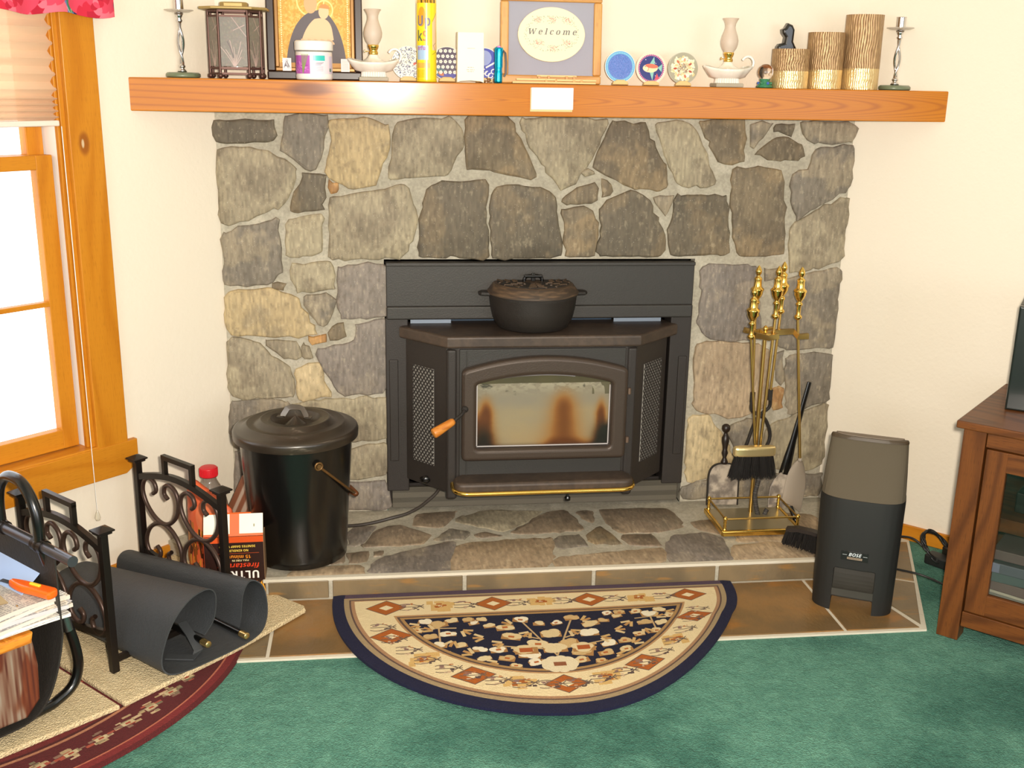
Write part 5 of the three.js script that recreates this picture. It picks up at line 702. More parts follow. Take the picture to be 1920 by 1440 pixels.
{
  const t = canvasTex(2048, 1024, (x, w, h) => {
    const cx = w / 2, R = w / 2;                                   // the straight edge is the top of the canvas in plan; flipped below
    const half = (r, y0, c) => { x.fillStyle = c; x.save(); x.beginPath(); x.rect(0, y0 * h, w, h); x.clip(); x.beginPath(); x.ellipse(cx, 0, R * r, h * r, 0, 0, Math.PI * 2); x.fill(); x.restore(); };
    x.fillStyle = '#0d0e30'; x.fillRect(0, 0, w, h); x.fillStyle = '#4e3c4c'; x.fillRect(60, 0, w - 120, h * .035);
    half(.945, .035, '#a08a66'); half(.92, .05, '#5c463c'); half(.912, .058, '#a8805c'); half(.895, .066, '#e2cda0'); half(.735, .21, '#b48a5c'); half(.725, .222, '#5a4438'); half(.715, .23, '#a8824e'); half(.7, .245, '#0a0a28');
    const P = (a, r) => [cx + Math.cos(a) * R * r, Math.sin(a) * h * r];
    const blob = (px, py, r, c, n = 7, ax = 1) => { x.fillStyle = c; for (let i = 0; i < n; i++) { x.fillRect(px + rr(-r, r) * ax - r * .5, py + rr(-r, r) * .7 - r * .3, r * rr(.5, 1.3) * ax, r * rr(.35, .8)); } };
    const dia = (px, py, s, c, s2 = .55) => { x.fillStyle = '#6a5040'; x.beginPath(); x.moveTo(px - s * 1.62, py); x.lineTo(px, py - s * 1.1); x.lineTo(px + s * 1.62, py); x.lineTo(px, py + s * 1.1); x.fill(); x.fillStyle = c; x.beginPath(); x.moveTo(px - s * 1.5, py); x.lineTo(px, py - s); x.lineTo(px + s * 1.5, py); x.lineTo(px, py + s); x.fill(); x.fillStyle = '#e6d4ac'; x.beginPath(); x.moveTo(px - s * 1.5 * s2, py); x.lineTo(px, py - s * s2); x.lineTo(px + s * 1.5 * s2, py); x.lineTo(px, py + s * s2); x.fill(); };
    const small = (px, py) => { blob(px, py, 50, '#d2aa68', 16); blob(px, py, 22, '#a85c1c', 7); blob(px, py, 9, '#e8e0c8', 3); };
    const twig = (px, py) => { x.strokeStyle = '#6a5848'; x.lineWidth = 5; for (let k = 0; k < 3; k++) { x.beginPath(); x.moveTo(px - 60, py + (k - 1) * 22); x.quadraticCurveTo(px, py + (k - 1) * 46, px + 60, py + (1 - k) * 18); x.stroke(); } blob(px - 26, py - 18, 17, '#8a6a60', 4); blob(px + 22, py + 18, 15, '#54423e', 4); blob(px + 8, py - 26, 10, '#b06a3a', 3); blob(px - 12, py + 26, 13, '#c8a888', 3); blob(px + 34, py - 8, 9, '#3c3440', 2); };
    // border along the arc, then along the straight edge
    [.1, .32, .5, .68, .9].forEach(f => { const [px, py] = P(Math.PI * f * .86 + .22, .81); dia(px, py, 62, '#ac5a18', .38); }); [.21, .41, .59, .79].forEach(f => { const [px, py] = P(Math.PI * f * .86 + .22, .81); small(px, py); });
    for (let i = 0; i < 18; i++) { const [px, py] = P(Math.PI * (.1 + .8 * (i + .5) / 18), .81); twig(px, py); }
    for (const f of [.13, .385, .62, .87]) dia(w * f, h * .135, f < .2 || f > .8 ? 62 : 60, '#a85a18', .38); for (const f of [.26, .5, .745]) small(w * f, h * .135); for (const f of [.19, .32, .445, .56, .685, .81]) twig(w * f, h * .135);
    // flowers of the field, mirrored left and right
    x.save(); x.beginPath(); x.rect(0, h * .245, w, h); x.clip(); x.beginPath(); x.ellipse(cx, 0, R * .7, h * .7, 0, 0, 7); x.clip();
    const C = ['#e8dcc0', '#dcc79a', '#c9a872', '#d8c090'], bud = (px, py, r0, a = 0) => { const r = r0 * 1.08; x.save(); x.translate(px, py); x.rotate(a); x.fillStyle = '#a87a44'; x.fillRect(-r, -r * .5 + 8, 2 * r, r); x.fillStyle = C[(rnd() * 4) | 0]; for (let k = 0; k < 7; k++) { x.beginPath(); x.ellipse(rr(-r, r) * .55, rr(-r, r) * .35, r * .55, r * .42, 0, 0, 7); x.fill(); } if (rnd() < .4) { x.fillStyle = '#b06028'; x.fillRect(-r * .3, -r * .1, r * .6, r * .35); } x.restore(); };
    const leafs = (px, py, a) => { for (let k = 0; k < 3; k++) { x.save(); x.translate(px, py); x.rotate(a + (k - 1) * .6); x.fillStyle = ['#c9a468', '#b98a50', '#d6bc8a'][k]; x.fillRect(8, -8, 48, 16); x.restore(); } };
    for (const m of [1, -1]) {
      const L = (fx, fy) => [cx + m * fx * R, fy * h]; const st = (a, b) => { x.strokeStyle = '#c0a070'; x.lineWidth = 9; x.beginPath(); x.moveTo(...L(...a)); x.lineTo(...L(...b)); x.stroke(); };
      st([0, .6], [.12, .3]); st([.06, .46], [.2, .4]); st([.02, .55], [.26, .5]); st([.5, .27], [.5, .48]); st([.42, .34], [.6, .33]);
      for (const [a, b, r] of [[.12, .29, 34], [.2, .35, 40], [.27, .33, 26], [.18, .43, 42], [.07, .5, 44], [.25, .53, 36], [.12, .58, 46], [.22, .6, 34], [.34, .3, 24], [.36, .27, 26], [.44, .27, 30], [.5, .3, 40], [.56, .27, 30], [.6, .34, 28], [.46, .38, 34], [.54, .4, 30], [.5, .47, 30], [.41, .48, 26], [.33, .52, 30], [.32, .59, 30], [.3, .27, 24], [.04, .33, 26], [.1, .64, 34], [.19, .66, 26]]) bud(...L(a, b), r, rr(-.3, .3));
      for (const [a, b, q] of [[.16, .33, -.4], [.09, .4, .8], [.3, .43, 0], [.22, .48, .3], [.4, .36, 2.4], [.44, .44, 1.2], [.52, .35, -.5], [.58, .3, .3], [.36, .56, -.6], [.26, .63, .2], [.47, .52, 1.4], [.14, .53, .5]]) leafs(...L(a, b), m > 0 ? q : Math.PI - q);
      bud(...L(.13, .545), 50, 0); x.fillStyle = '#a8521c'; x.fillRect(L(.13, .545)[0] - 30, .53 * h, 60, 34);
    }
    bud(cx, h * .42, 46); bud(cx, h * .54, 52); x.restore();
    x.fillStyle = '#e0d0ac'; for (let k = 0; k < 9; k++) { x.beginPath(); x.arc(cx + Math.cos(k * .7) * 52, h * .665 + Math.sin(k * .7) * 32, 34, 0, 7); x.fill(); } x.fillStyle = '#8a5230'; x.fillRect(cx - 28, h * .65, 56, 30);
  });
  t.flipY = false; 
  const place = (X, Y) => { const f = X > 0 ? 1 - .33 * X * X * Math.min(1, Y * 2.5) : 1 + .03 * X * X; return [-.006 + X * (.622 + .018 * (X < 0 ? Y * (1 - Y) * 2 : -Y * .8)), .539 + Y * .685 * f]; };
  const r = thing('hearth_rug', 'navy and cream half-round floral hearth rug in front of the stone step', 'rug', V(0, .0085, 0));
  mesh('pile', halfRug(place, null, .011), std({ map: t, roughness: 1, bumpMap: pileBump, bumpScale: .003 }), r);
}
{
  const t = canvasTex(2048, 1024, (x, w, h) => {
    const cx = w / 2, R = w / 2, half = (r, c) => { x.fillStyle = c; x.beginPath(); x.ellipse(cx, 0, R * r, h * r, 0, 0, 7); x.fill(); };
    x.fillStyle = '#5e1a1c'; x.fillRect(0, 0, w, h); half(.985, '#7a2626'); half(.955, '#b86a50'); half(.947, '#541818'); half(.94, '#5a1a1c'); half(.765, '#b07858'); half(.75, '#4a1414'); half(.735, '#6a2020');
    for (let i = 0; i < 26; i++) { const a = Math.PI * (i + .5) / 26, px = cx + Math.cos(a) * R * .855, py = Math.sin(a) * h * .855; for (let k = 0; k < 26; k++) { x.fillStyle = ['#b49a72', '#8a6a58', '#a8503c', '#c8ae88', '#9a8a66', '#7c7054'][(k + i) % 6]; x.fillRect(px + rr(-1, 1) * rr(0, 50) - 12, py + rr(-1, 1) * rr(0, 50) - 8, rr(14, 36), rr(8, 18)); } x.fillStyle = '#c8b48c'; x.fillRect(px - 22, py - 12, 44, 24); x.fillStyle = '#a84a34'; x.fillRect(px - 9, py - 6, 18, 12); }
    for (let i = 0; i < 50; i++) { const a = Math.PI * rnd(), q = rr(.3, .66); x.fillStyle = ['#b49a72', '#a8503c', '#3c1416'][i % 3]; x.fillRect(cx + Math.cos(a) * R * q, Math.sin(a) * h * q, 30, 14); }
  }); t.flipY = false;
  const r = thing('red_rug', 'dark red half-round patterned rug under the log racks by the window', 'rug', V(0, .001, 0));
  mesh('pile', halfRug((X, Y) => { const p = Lw(1.02 + X * .75, .23 + Y * .6, 0); return [p.x, p.z]; }, null, .011), std({ map: t, roughness: 1, bumpMap: pileBump, bumpScale: .003 }), r);
}
// two carpet samples laid over the red rug
const sample = (label, pts, y0 = .012) => { const q = pts.map(([s, d]) => Lw(s, d, 0)), t = thing('carpet_sample', label, 'mat', V(0, y0, 0), 0, 'beige carpet mats'); const g = extr(q.map(p => [p.x, -p.z]), .014, .004, 2).rotateX(-Math.PI / 2); mesh('carpet_square', boxUV(g), M.beige, t); };
sample('beige carpet mat under the scrolled rack, its corner reaching over the hearth tiles', [[.872, .03], [.872, .672], [.52, .668], [.252, .64], [.24, .62], [.262, .03]], .0125);
sample('beige carpet mat under the tubular rack at the left edge', [[.885, .03], [.885, .67], [1.18, .64], [1.5, .6], [1.5, .03]]);

// ---------------------------------------------------------------- floor-standing loudspeaker
{
  const base = V(.945, .0085, .705), t = thing('floor_speaker', 'dark grey floor loudspeaker with a sloping tan grille top standing on the hearth tiles', 'speaker', base, -.475);
  const sec = (y, hw, zf, zb, n = 72) => { if (zf < .03) { const r = []; for (let i = 0; i < n; i++) { const a = i / n * 6.28318, c = Math.cos(a), s = Math.sin(a), x = hw * Math.sign(c) * Math.pow(Math.abs(c), s > 0 ? .8 : .45), zb2 = -zb * Math.pow(Math.max(0, -s), .45), z0 = Math.min(-.001, zf - .03); r.push(V(x, y, s > 0 ? z0 + (zf - z0) * Math.pow(s, .8) : Math.min(z0, zb2))); } return r; } const r = []; for (let i = 0; i < n; i++) { const a = i / n * 6.28318, c = Math.cos(a), s = Math.sin(a), ex = s > 0 ? .55 : .4; const x = hw * Math.sign(c) * Math.pow(Math.abs(c), s > 0 ? .62 : .45), z = s > 0 ? zf * Math.pow(s, .8) : -zb * Math.pow(-s, .45); r.push(V(x, y, z)); } return r; };
  const loft = (secs, cap0 = true, cap1 = true) => { const n = secs[0].length, pos = [], idx = []; secs.forEach(s => s.forEach(p => pos.push(p.x, p.y, p.z))); for (let k = 0; k < secs.length - 1; k++) for (let i = 0; i < n; i++) { const a = k * n + i, b = k * n + (i + 1) % n; idx.push(a, a + n, b, b, a + n, b + n); } const cap = (k, up) => { const s = secs[k], o = pos.length / 3; let cx = 0, cz = 0; s.forEach(p => { cx += p.x / n; cz += p.z / n; }); pos.push(cx, s[0].y, cz); for (let i = 0; i < n; i++) { const a = k * n + i, b = k * n + (i + 1) % n; up ? idx.push(a, o, b) : idx.push(a, b, o); } }; if (cap0) cap(0, false); if (cap1) cap(secs.length - 1, true); const g = new THREE.BufferGeometry(); g.setAttribute('position', new THREE.Float32BufferAttribute(pos, 3)); g.setIndex(idx); return g; };
  const full = loft([sec(0, .116, .068, .07), sec(.12, .118, .07, .075), sec(.352, .121, .072, .085), sec(.36, .1205, .0715, .085)]);
  const cutter = (w, h, d, x, y, z, r) => { const b = new Brush(new RoundedBoxGeometry(w, h, d, 4, r).translate(x, y, z)); b.updateMatrixWorld(); return b; };
  const ev = new Evaluator(); ev.attributes = ['position', 'normal']; const nf = toCreasedNormals(full, .6); let b = new Brush(nf); b.updateMatrixWorld();
  b = ev.evaluate(b, cutter(.12, .07, .12, .0, .108, .05, .008), SUBTRACTION); b.updateMatrixWorld();
  b = ev.evaluate(b, cutter(.12, .07, .3, .0, .014, .02, .006), SUBTRACTION);
  const bg = b.geometry; mesh('cabinet_body', bg, M.speakerGrey, t);
  const ramp = []; for (let i = 0; i <= 8; i++) { const v = i / 8; ramp.push([-.008 + .078 * v, .14 - .066 * Math.sin(v * 1.5)]); } const rs = [...ramp, [.07, .052], [-.008, .052]]; mesh('port_ramp', extr(rs, .12, .0015, 1).rotateY(-Math.PI / 2).translate(.06, 0, 0), std({ color: 0x3d3a34, roughness: .4 }), t);
  const gl = loft([sec(.3605, .1195, .0705, .084), sec(.43, .116, .012, .084), sec(.508, .111, -.042, .084)]); mesh('grille_cloth', boxUV(toCreasedNormals(gl, .7)), M.tanGrille, t);
  mesh('top_rim', toCreasedNormals(loft([sec(.508, .112, -.041, .085), sec(.514, .1115, -.0415, .0845), sec(.518, .108, -.044, .082)]), .5), M.tanDark, t);
  mesh('top_panel', toCreasedNormals(loft([sec(.516, .098, -.05, .078), sec(.5195, .097, -.051, .077)]), .5), std({ color: 0x77695a, roughness: .6 }), t);
  const plate = new THREE.CylinderGeometry(.153, .153, .02, 30, 1, true, -.19, .38).scale(1, 1, .52).translate(0, 0, -.0068);
  const lt = canvasTex(512, 180, (x, w, h) => { x.fillStyle = '#151513'; x.fillRect(0, 0, w, h); x.fillStyle = '#cfd4d6'; x.font = 'italic bold 96px sans-serif'; x.textAlign = 'center'; x.fillText('BOSE', w / 2, 88); x.fillRect(30, 64, 80, 6); x.fillRect(w - 100, 64, 80, 6); x.fillStyle = '#a08a74'; x.fillRect(120, 110, 280, 44); x.fillStyle = '#4a4038'; for (let i = 0; i < 12; i++) x.fillRect(132 + i * 22, 120, 13, 24); });
  const badge = new THREE.BoxGeometry(.078, .0274, .0024), bu = badge.attributes.uv; mesh('logo_badge', badge.translate(-.004, .185, .0715), std({ map: lt, roughness: .4 }), t);
  mesh('speaker_cable', tube([V(.05, .1, -.085), V(.09, .08, -.13), V(.19, .06, -.16), V(.27, .05, -.13)], .0035, 40, 8), M.blackPlastic, t);
}
// cables and power brick on the carpet behind
{
  const c = G0(1757, 1045, .03), t = thing('power_adapter', 'black power adapter with a coiled cord on the green carpet by the baseboard', 'power adapter', c);
  mesh('brick', bx(.05, .035, .085, .0, -.008, .01, .006).rotateY(.6), M.blackPlastic, t);
  const p = []; for (let i = 0; i <= 120; i++) { const a = i / 120 * 6.283 * 4, r = .05 + .006 * Math.sin(i * .9); p.push(V(Math.cos(a) * r * .95, .03 + .045 * Math.sin(a + 3.6) + .004 * Math.sin(i * .37), Math.sin(a) * r * .75 - .012)); } mesh('coiled_cord', tube(p, .0036, 240, 7), M.blackPlastic, t);
  mesh('cord_tie', bx(.012, .03, .05, .035, .014, .0, .003), M.brownBlack, t);
  mesh('lead', tube([V(-.03, .02, -.02), V(-.07, .05, -.05), V(-.15, .06, -.06), V(-.2, .1, -.05)], .0035, 30, 7), M.blackPlastic, t); mesh('lead', tube([V(.03, -.01, .05), V(.05, -.022, .09), V(.09, -.024, .12)], .0035, 20, 7), M.blackPlastic, t);
}
function G0(px, py, y) { return onY(px, py, y); }
// ---------------------------------------------------------------- media cabinet along the right wall
{
  const o = Rw(.62, .15, 0), t = thing('media_cabinet', 'dark walnut media cabinet with glass doors along the right wall', 'cabinet', V(o.x, .001, o.z), -Math.PI / 4);
  const L = 1.05, D = .485, b = (x0, x1, y0, y1, z0, z1, g = 'y', r = .002) => bx(x1 - x0, y1 - y0, z1 - z0, (x0 + x1) / 2, (y0 + y1) / 2, (z0 + z1) / 2, r, g);
  mesh('top', b(-.005, L, .631, .653, -.002, .496, 'x', .004), M.walnut, t);
  for (const [x, z] of [[.014, .425], [.014, 0], [L - .074, .425], [L - .074, 0]]) { const taper = b(x, x + .06, 0, .63, z, z + .06); mesh('leg', taper, M.walnut, t); }
  mesh('side_panel', b(.022, .04, .06, .63, .055, .43), M.walnut, t); mesh('side_panel', b(L - .05, L - .032, .06, .63, .055, .43), M.walnut, t); mesh('back_panel', b(.05, L - .06, .06, .63, .004, .012), M.walnut, t); mesh('bottom', b(.05, L - .06, .052, .07, .01, .47, 'x'), M.walnut, t);
  mesh('top_rail', b(.076, L - .076, .588, .63, .458, .482, 'x'), M.walnut, t); mesh('bottom_rail', b(.076, L - .076, .046, .092, .458, .482, 'x'), M.walnut, t);
  for (const [x0, x1] of [[.08, .52], [.525, .97]]) {
    const d = mesh('door', join([b(x0, x0 + .056, .097, .584, .464, .484), b(x1 - .056, x1, .097, .584, .464, .484), b(x0 + .054, x1 - .054, .097, .16, .464, .483, 'x'), b(x0 + .054, x1 - .054, .527, .584, .464, .483, 'x')]), M.walnutDoor, t);
    mesh('door_glass', b(x0 + .05, x1 - .05, .155, .53, .47, .474, 'x', 0), M.smokeGlass, d);
  }
  mesh('shelf', b(.05, L - .06, .345, .385, .02, .45, 'x'), M.walnut, t);
}
{ // papers and discs kept behind the door
  const at = (x, y, z) => { const o = Rw(.62, .15, 0); return V(o.x, y, o.z).add(V(x, 0, z).applyAxisAngle(V(0, 1, 0), -Math.PI / 4)); };
  const cols = [0xe8e4dc, 0xd8d6d4, 0xefeae2, 0xc8ccd2, 0xe4e0da, 0x8a7a80, 0x6a7a84, 0x545a64, 0x7a6a70];
  const lab = ['white', 'pale grey', 'cream', 'bluish', 'off-white', 'mauve', 'slate', 'dark blue', 'plum']; let y = .072;
  cols.forEach((c, i) => { const h = i < 5 ? .02 : .03, w = .3 - (i > 4 ? .02 * (i - 4) : 0); const m = thing('magazine', `${lab[i]} magazine in the stack inside the walnut cabinet, ${['bottom', 'second', 'third', 'fourth', 'fifth', 'sixth', 'seventh', 'eighth', 'top'][i]} from the base`, 'magazine', at(.245 + rr(-.015, .015), y, .345 + rr(-.02, .02)), -Math.PI / 4 + rr(-.1, .1)); mesh('pages', bx(w, h - .001, .22, 0, h / 2, 0, .002), std({ color: c, roughness: .5 }), m); y += h; });
  const p = thing('disc_player', 'black disc player on the cabinet shelf behind the glass door', 'player', at(.32, .386, .25), -Math.PI / 4); mesh('case', bx(.34, .06, .26, 0, .03, 0, .004), M.blackPlastic, p); mesh('knob', cyl(.018, .018, .012, 0, 0, 0).rotateX(Math.PI / 2).translate(-.06, .03, .135), M.brownBlack, p);
}
{ // bookshelf loudspeaker on the cabinet
  const a = onY(1883, 768, .654), t = thing('shelf_speaker', 'black bookshelf loudspeaker with a round cone on the walnut cabinet', 'speaker', V(a.x, .6545, a.z).sub(V(-.09, 0, .022).applyAxisAngle(V(0, 1, 0), -.62)), -.62);
  const s = new THREE.Shape(); const w = .18, h = .3; s.moveTo(-w / 2, 0); s.lineTo(w / 2, 0); s.lineTo(w / 2, h); s.lineTo(-w / 2, h); s.closePath(); mesh('case', bx(w, h, .2, 0, h / 2, -.1, .006), M.blackPlastic, t);
  const f = new THREE.Shape(); f.moveTo(-w / 2, 0); f.lineTo(w / 2, 0); f.lineTo(w / 2, h); f.lineTo(-w / 2, h); f.closePath(); const hole = new THREE.Path(); hole.absellipse(0, .105, .07, .07, 0, 6.2832); f.holes.push(hole); const h2 = new THREE.Path(); h2.absellipse(0, .235, .03, .03, 0, 6.2832); f.holes.push(h2); mesh('front_baffle', extr(f, .022, .006, 3, 40), M.greenBlack, t);
  mesh('woofer_cone', lathe([[0, -.012], [.016, -.014], [.02, -.02], [.056, 0], [.06, .006], [.066, .008], [.07, .004]], 40).rotateX(Math.PI / 2).translate(0, .105, .012), M.speakerGrey, t); mesh('tweeter', lathe([[0, .006], [.01, .004], [.014, 0], [.03, .004]], 30).rotateX(Math.PI / 2).translate(0, .235, .01), M.speakerGrey, t);
}
// ---------------------------------------------------------------- wrought iron log rack by the window (built in the left wall's own axes: x = -s, z = off the wall)
const RACK_Y = .0275;
{
  const S0 = .62, o = Lw(S0, 0, RACK_Y), t = thing('log_rack', 'black wrought iron log rack with scrolled ends holding the leather sling', 'log rack', o, Math.PI / 4);
  const Q = (s, d, y) => V(S0 - s, y - RACK_Y, d);
  const scroll = (s, pts) => tube(pts.map(([d, y]) => Q(s, d, y)), .0066, 70, 8);
  [.44, .805].forEach((s, k) => {
    const f = new THREE.Group(); 
    for (const d of [.125, .525]) { mesh('post', bx(.02, .396, .02, S0 - s, .198, d, .002), M.blackMetal, t); mesh('post_cap', join([bx(.036, .005, .036, S0 - s, .392, d, .0015), bx(.046, .005, .046, S0 - s, .399, d, .0015), new THREE.CylinderGeometry(.004, .03, .009, 4).rotateY(Math.PI / 4).translate(S0 - s, .406, d)]), M.blackMetal, t); }
    mesh('top_rail', bar([...Array(13)].map((_, i) => Q(s, .135 + .38 * i / 12, .372 + .034 * Math.sin(Math.PI * i / 12))), .014, .018, V(0, 1, 0)), M.blackMetal, t);
    mesh('handle', bar([Q(s, .265, .4), Q(s, .265, .462)], .013, .013, V(1, 0, 0)), M.blackMetal, t); mesh('handle', bar([Q(s, .395, .4), Q(s, .395, .462)], .013, .013, V(1, 0, 0)), M.blackMetal, t); mesh('handle', bar([Q(s, .2585, .462), Q(s, .4015, .462)], .014, .014), M.blackMetal, t);
    mesh('bottom_rail', bar([...Array(11)].map((_, i) => Q(s, .13 + .39 * i / 10, .135 - .028 * Math.sin(Math.PI * i / 10))), .012, .018), M.blackMetal, t);
    // big S scrolls, mirrored about the middle of the frame
    const C = [[-.4, .3], [-.22, .5], [-.3, .85], [-.58, .98], [-.88, .75], [-1, .25], [-.82, -.35], [-.42, -.82], [.05, -1], [.5, -.82], [.86, -.35], [1, .25], [.9, .75], [.6, 1], [.3, .86], [.24, .5], [.42, .3]];
    const put = (cx, cy, hx, hy) => mesh('scroll', scroll(s, C.map(([a, b]) => [cx + a * hx, cy + b * hy])), M.ironBrown, t);
    put(.232, .312, .088, .066); put(.232, .182, .088, -.064); put(.418, .312, .088, .066); put(.418, .182, .088, -.064);
  });
  for (const d of [.125, .525]) mesh('stretcher', bar([Q(.44, d, .062), Q(.805, d, .062)], .012, .016), M.blackMetal, t);
}
{ // the leather sling: a sheet lying flat whose two sides roll up and over into the middle
  const S0 = .6, t = thing('leather_log_sling', 'black leather log sling rolled from both sides with brass-tipped rods inside', 'log carrier', Lw(S0, 0, RACK_Y), Math.PI / 4);
  const sec = (v) => {                                            // v along the tube: 0 at the wall, 1 at the front
    const k = .48 + .52 * v, q = [[.6, .045], [.572, .08], [.563, .13], [.57, .168], [.6, .187], [.655, .18], [.71, .142], [.75, .08], [.762, .035], [.745, .01], [.7, .003], [.62, .002], [.54, .002], [.48, .004], [.44, .016], [.418, .05], [.412, .09], [.418, .13], [.44, .155], [.462, .156], [.478, .13], [.484, .09], [.486, .05], [.49, .022]];
    return q.map(([s, y]) => [S0 - s - (1 - v) * .012, .012 + y * k]); };
  const NV = 18, first = new THREE.CatmullRomCurve3(sec(0).map(p => V(p[0], p[1], 0)), false, 'catmullrom', .5).getPoints(110), n = first.length;
  const frontD = (i) => { const u = i / (n - 1); return .665 - .03 * Math.pow(2 * u - 1, 2) + .03 * Math.exp(-Math.pow((u - .5) / .16, 2)); };
  const layer = (off) => { const pos = [], uv = []; for (let j = 0; j <= NV; j++) { const v = j / NV, c = new THREE.CatmullRomCurve3(sec(v).map(p => V(p[0], p[1], 0)), false, 'catmullrom', .5).getPoints(110); for (let i = 0; i < n; i++) { const a = c[Math.max(0, i - 1)], b = c[Math.min(n - 1, i + 1)], l = Math.hypot(b.x - a.x, b.y - a.y) || 1; pos.push(c[i].x - (b.y - a.y) / l * off, c[i].y + (b.x - a.x) / l * off, .06 + (frontD(i) - .06) * v); uv.push(i * .009, v * .6); } } return [pos, uv]; };
  const [p0, u0] = layer(0), [p1, u1] = layer(.0035), pos = [...p0, ...p1], uv = [...u0, ...u1], idx = [], N = (NV + 1) * n; for (let j = 0; j < NV; j++) for (let i = 0; i < n - 1; i++) { const a = j * n + i; idx.push(a, a + 1, a + n, a + 1, a + n + 1, a + n); const b = a + N; idx.push(b, b + n, b + 1, b + 1, b + n, b + n + 1); }
  for (const j of [0, NV]) for (let i = 0; i < n - 1; i++) { const a = j * n + i; idx.push(a, a + N, a + 1, a + 1, a + N, a + 1 + N); }
  const g = new THREE.BufferGeometry(); g.setAttribute('position', new THREE.Float32BufferAttribute(pos, 3)); g.setAttribute('uv', new THREE.Float32BufferAttribute(uv, 2)); g.setIndex(idx); mesh('leather_sheet', toCreasedNormals(g, .8), std({ color: M.leather.color, roughness: .62, bumpMap: M.leather.bumpMap, bumpScale: .0008, side: THREE.DoubleSide }), t);
  for (const [s, y, d1, dr] of [[.612, .046, .672, 0], [.5, .03, .69, 0]]) { const r = mesh('rod', rod([S0 - s, y, .1], [S0 - s, y, d1 - .03], .0085), M.blackGloss, t); mesh('brass_tip', lathe([[0, 0], [.0095, 0], [.0098, .004], [.0098, .026], [.008, .03], [0, .0305]], 20).rotateX(Math.PI / 2).translate(S0 - s, y, d1 - .034), M.brassTip, r).userData.label = 'brass end cap'; }
  mesh('strap', bar([V(S0 - .7, .024, .6), V(S0 - .655, .022, .655), V(S0 - .63, .03, .645), V(S0 - .62, .055, .6), V(S0 - .61, .07, .55)], .024, .004), M.leather, t);
}
// ---------------------------------------------------------------- kindling packages between rack and chimney
{ // firestarter box, standing upside down
  const c = V(-.917, .0275, .48), t = thing('firestarter_box', 'upside-down firestarter carton with flame print and an opened white flap', 'box', c, .03), w = .172, h = .19, d = .095;
  const front = canvasTex(512, 576, (x, W_, H_) => {
    x.translate(W_, H_); x.rotate(Math.PI); x.fillStyle = '#2a120c'; x.fillRect(0, 0, W_, H_); x.fillStyle = '#d8521c'; x.fillRect(0, H_ * .9, W_, H_ * .1);
    for (let i = 0; i < 130; i++) { x.fillStyle = ['#e07818', '#f0a830', '#c8480c', '#f6cc60'][i % 4]; x.beginPath(); const px = rr(0, W_), py = rr(0, 120); x.moveTo(px - 14, 0); x.quadraticCurveTo(px, py + 10, px + rr(-20, 20), py + 30); x.quadraticCurveTo(px + 20, py, px + 16, 0); x.fill(); }
    x.fillStyle = '#f4efe8'; x.font = 'bold 104px sans-serif'; x.textAlign = 'left'; x.fillText('ULTRA', 40, 240); x.fillStyle = '#e2401c'; x.font = 'italic bold 66px sans-serif'; x.fillText('firestarting', 36, 316);
    x.fillStyle = '#e8d8a0'; x.font = 'bold 24px sans-serif'; x.fillText('FULL FIRE IN', 130, 352); x.fillStyle = '#e88a20'; x.font = 'bold 46px sans-serif'; x.fillText('15 minutes', 110, 396); x.fillStyle = '#b4481c'; x.fillRect(40, 412, W_ - 120, 4); x.fillStyle = '#ecc850'; x.font = 'bold 30px sans-serif'; x.fillText('NO KINDLING', 130, 452); x.fillText('IGNITES DAMP WOOD', 70, 492);
  });
  const fg = new THREE.BoxGeometry(w, h, .0015).translate(0, h / 2, d / 2); mesh('front_panel', fg, std({ map: front, roughness: .4 }), t);
  const card = std({ color: 0x8a6a48, roughness: .7 }), red = std({ color: 0xb03c18, roughness: .5 });
  mesh('side_panel', bx(.0025, h, d, w / 2, h / 2, 0, 0), card, t); mesh('side_panel', bx(.0025, h, d, -w / 2, h / 2, 0, 0), red, t); mesh('back_panel', bx(w, h, .0025, 0, h / 2, -d / 2, 0), red, t); mesh('bottom_panel', bx(w, .0025, d, 0, .002, 0, 0), card, t);
  const flap = canvasTex(256, 128, (x, W_, H_) => { x.fillStyle = '#f4ecd8'; x.fillRect(0, 0, W_, H_); x.fillStyle = '#e4601c'; x.fillRect(W_ * .44, 0, W_ * .16, H_); x.fillRect(0, H_ - 14, W_, 14); x.fillStyle = '#8a8460'; x.fillRect(W_ * .84, 60, 5, 16); }); mesh('flap', new THREE.BoxGeometry(w, .066, .0016).translate(0, .033, 0).rotateX(-.5).translate(0, h, d / 2 - .004), std({ map: flap, roughness: .5 }), t);
  mesh('flap', bx(w - .01, .0016, .06, 0, 0, -.03, 0).rotateX(.5).translate(0, h, -d / 2 + .03), std({ color: 0xe86a28, roughness: .5 }), t);
}
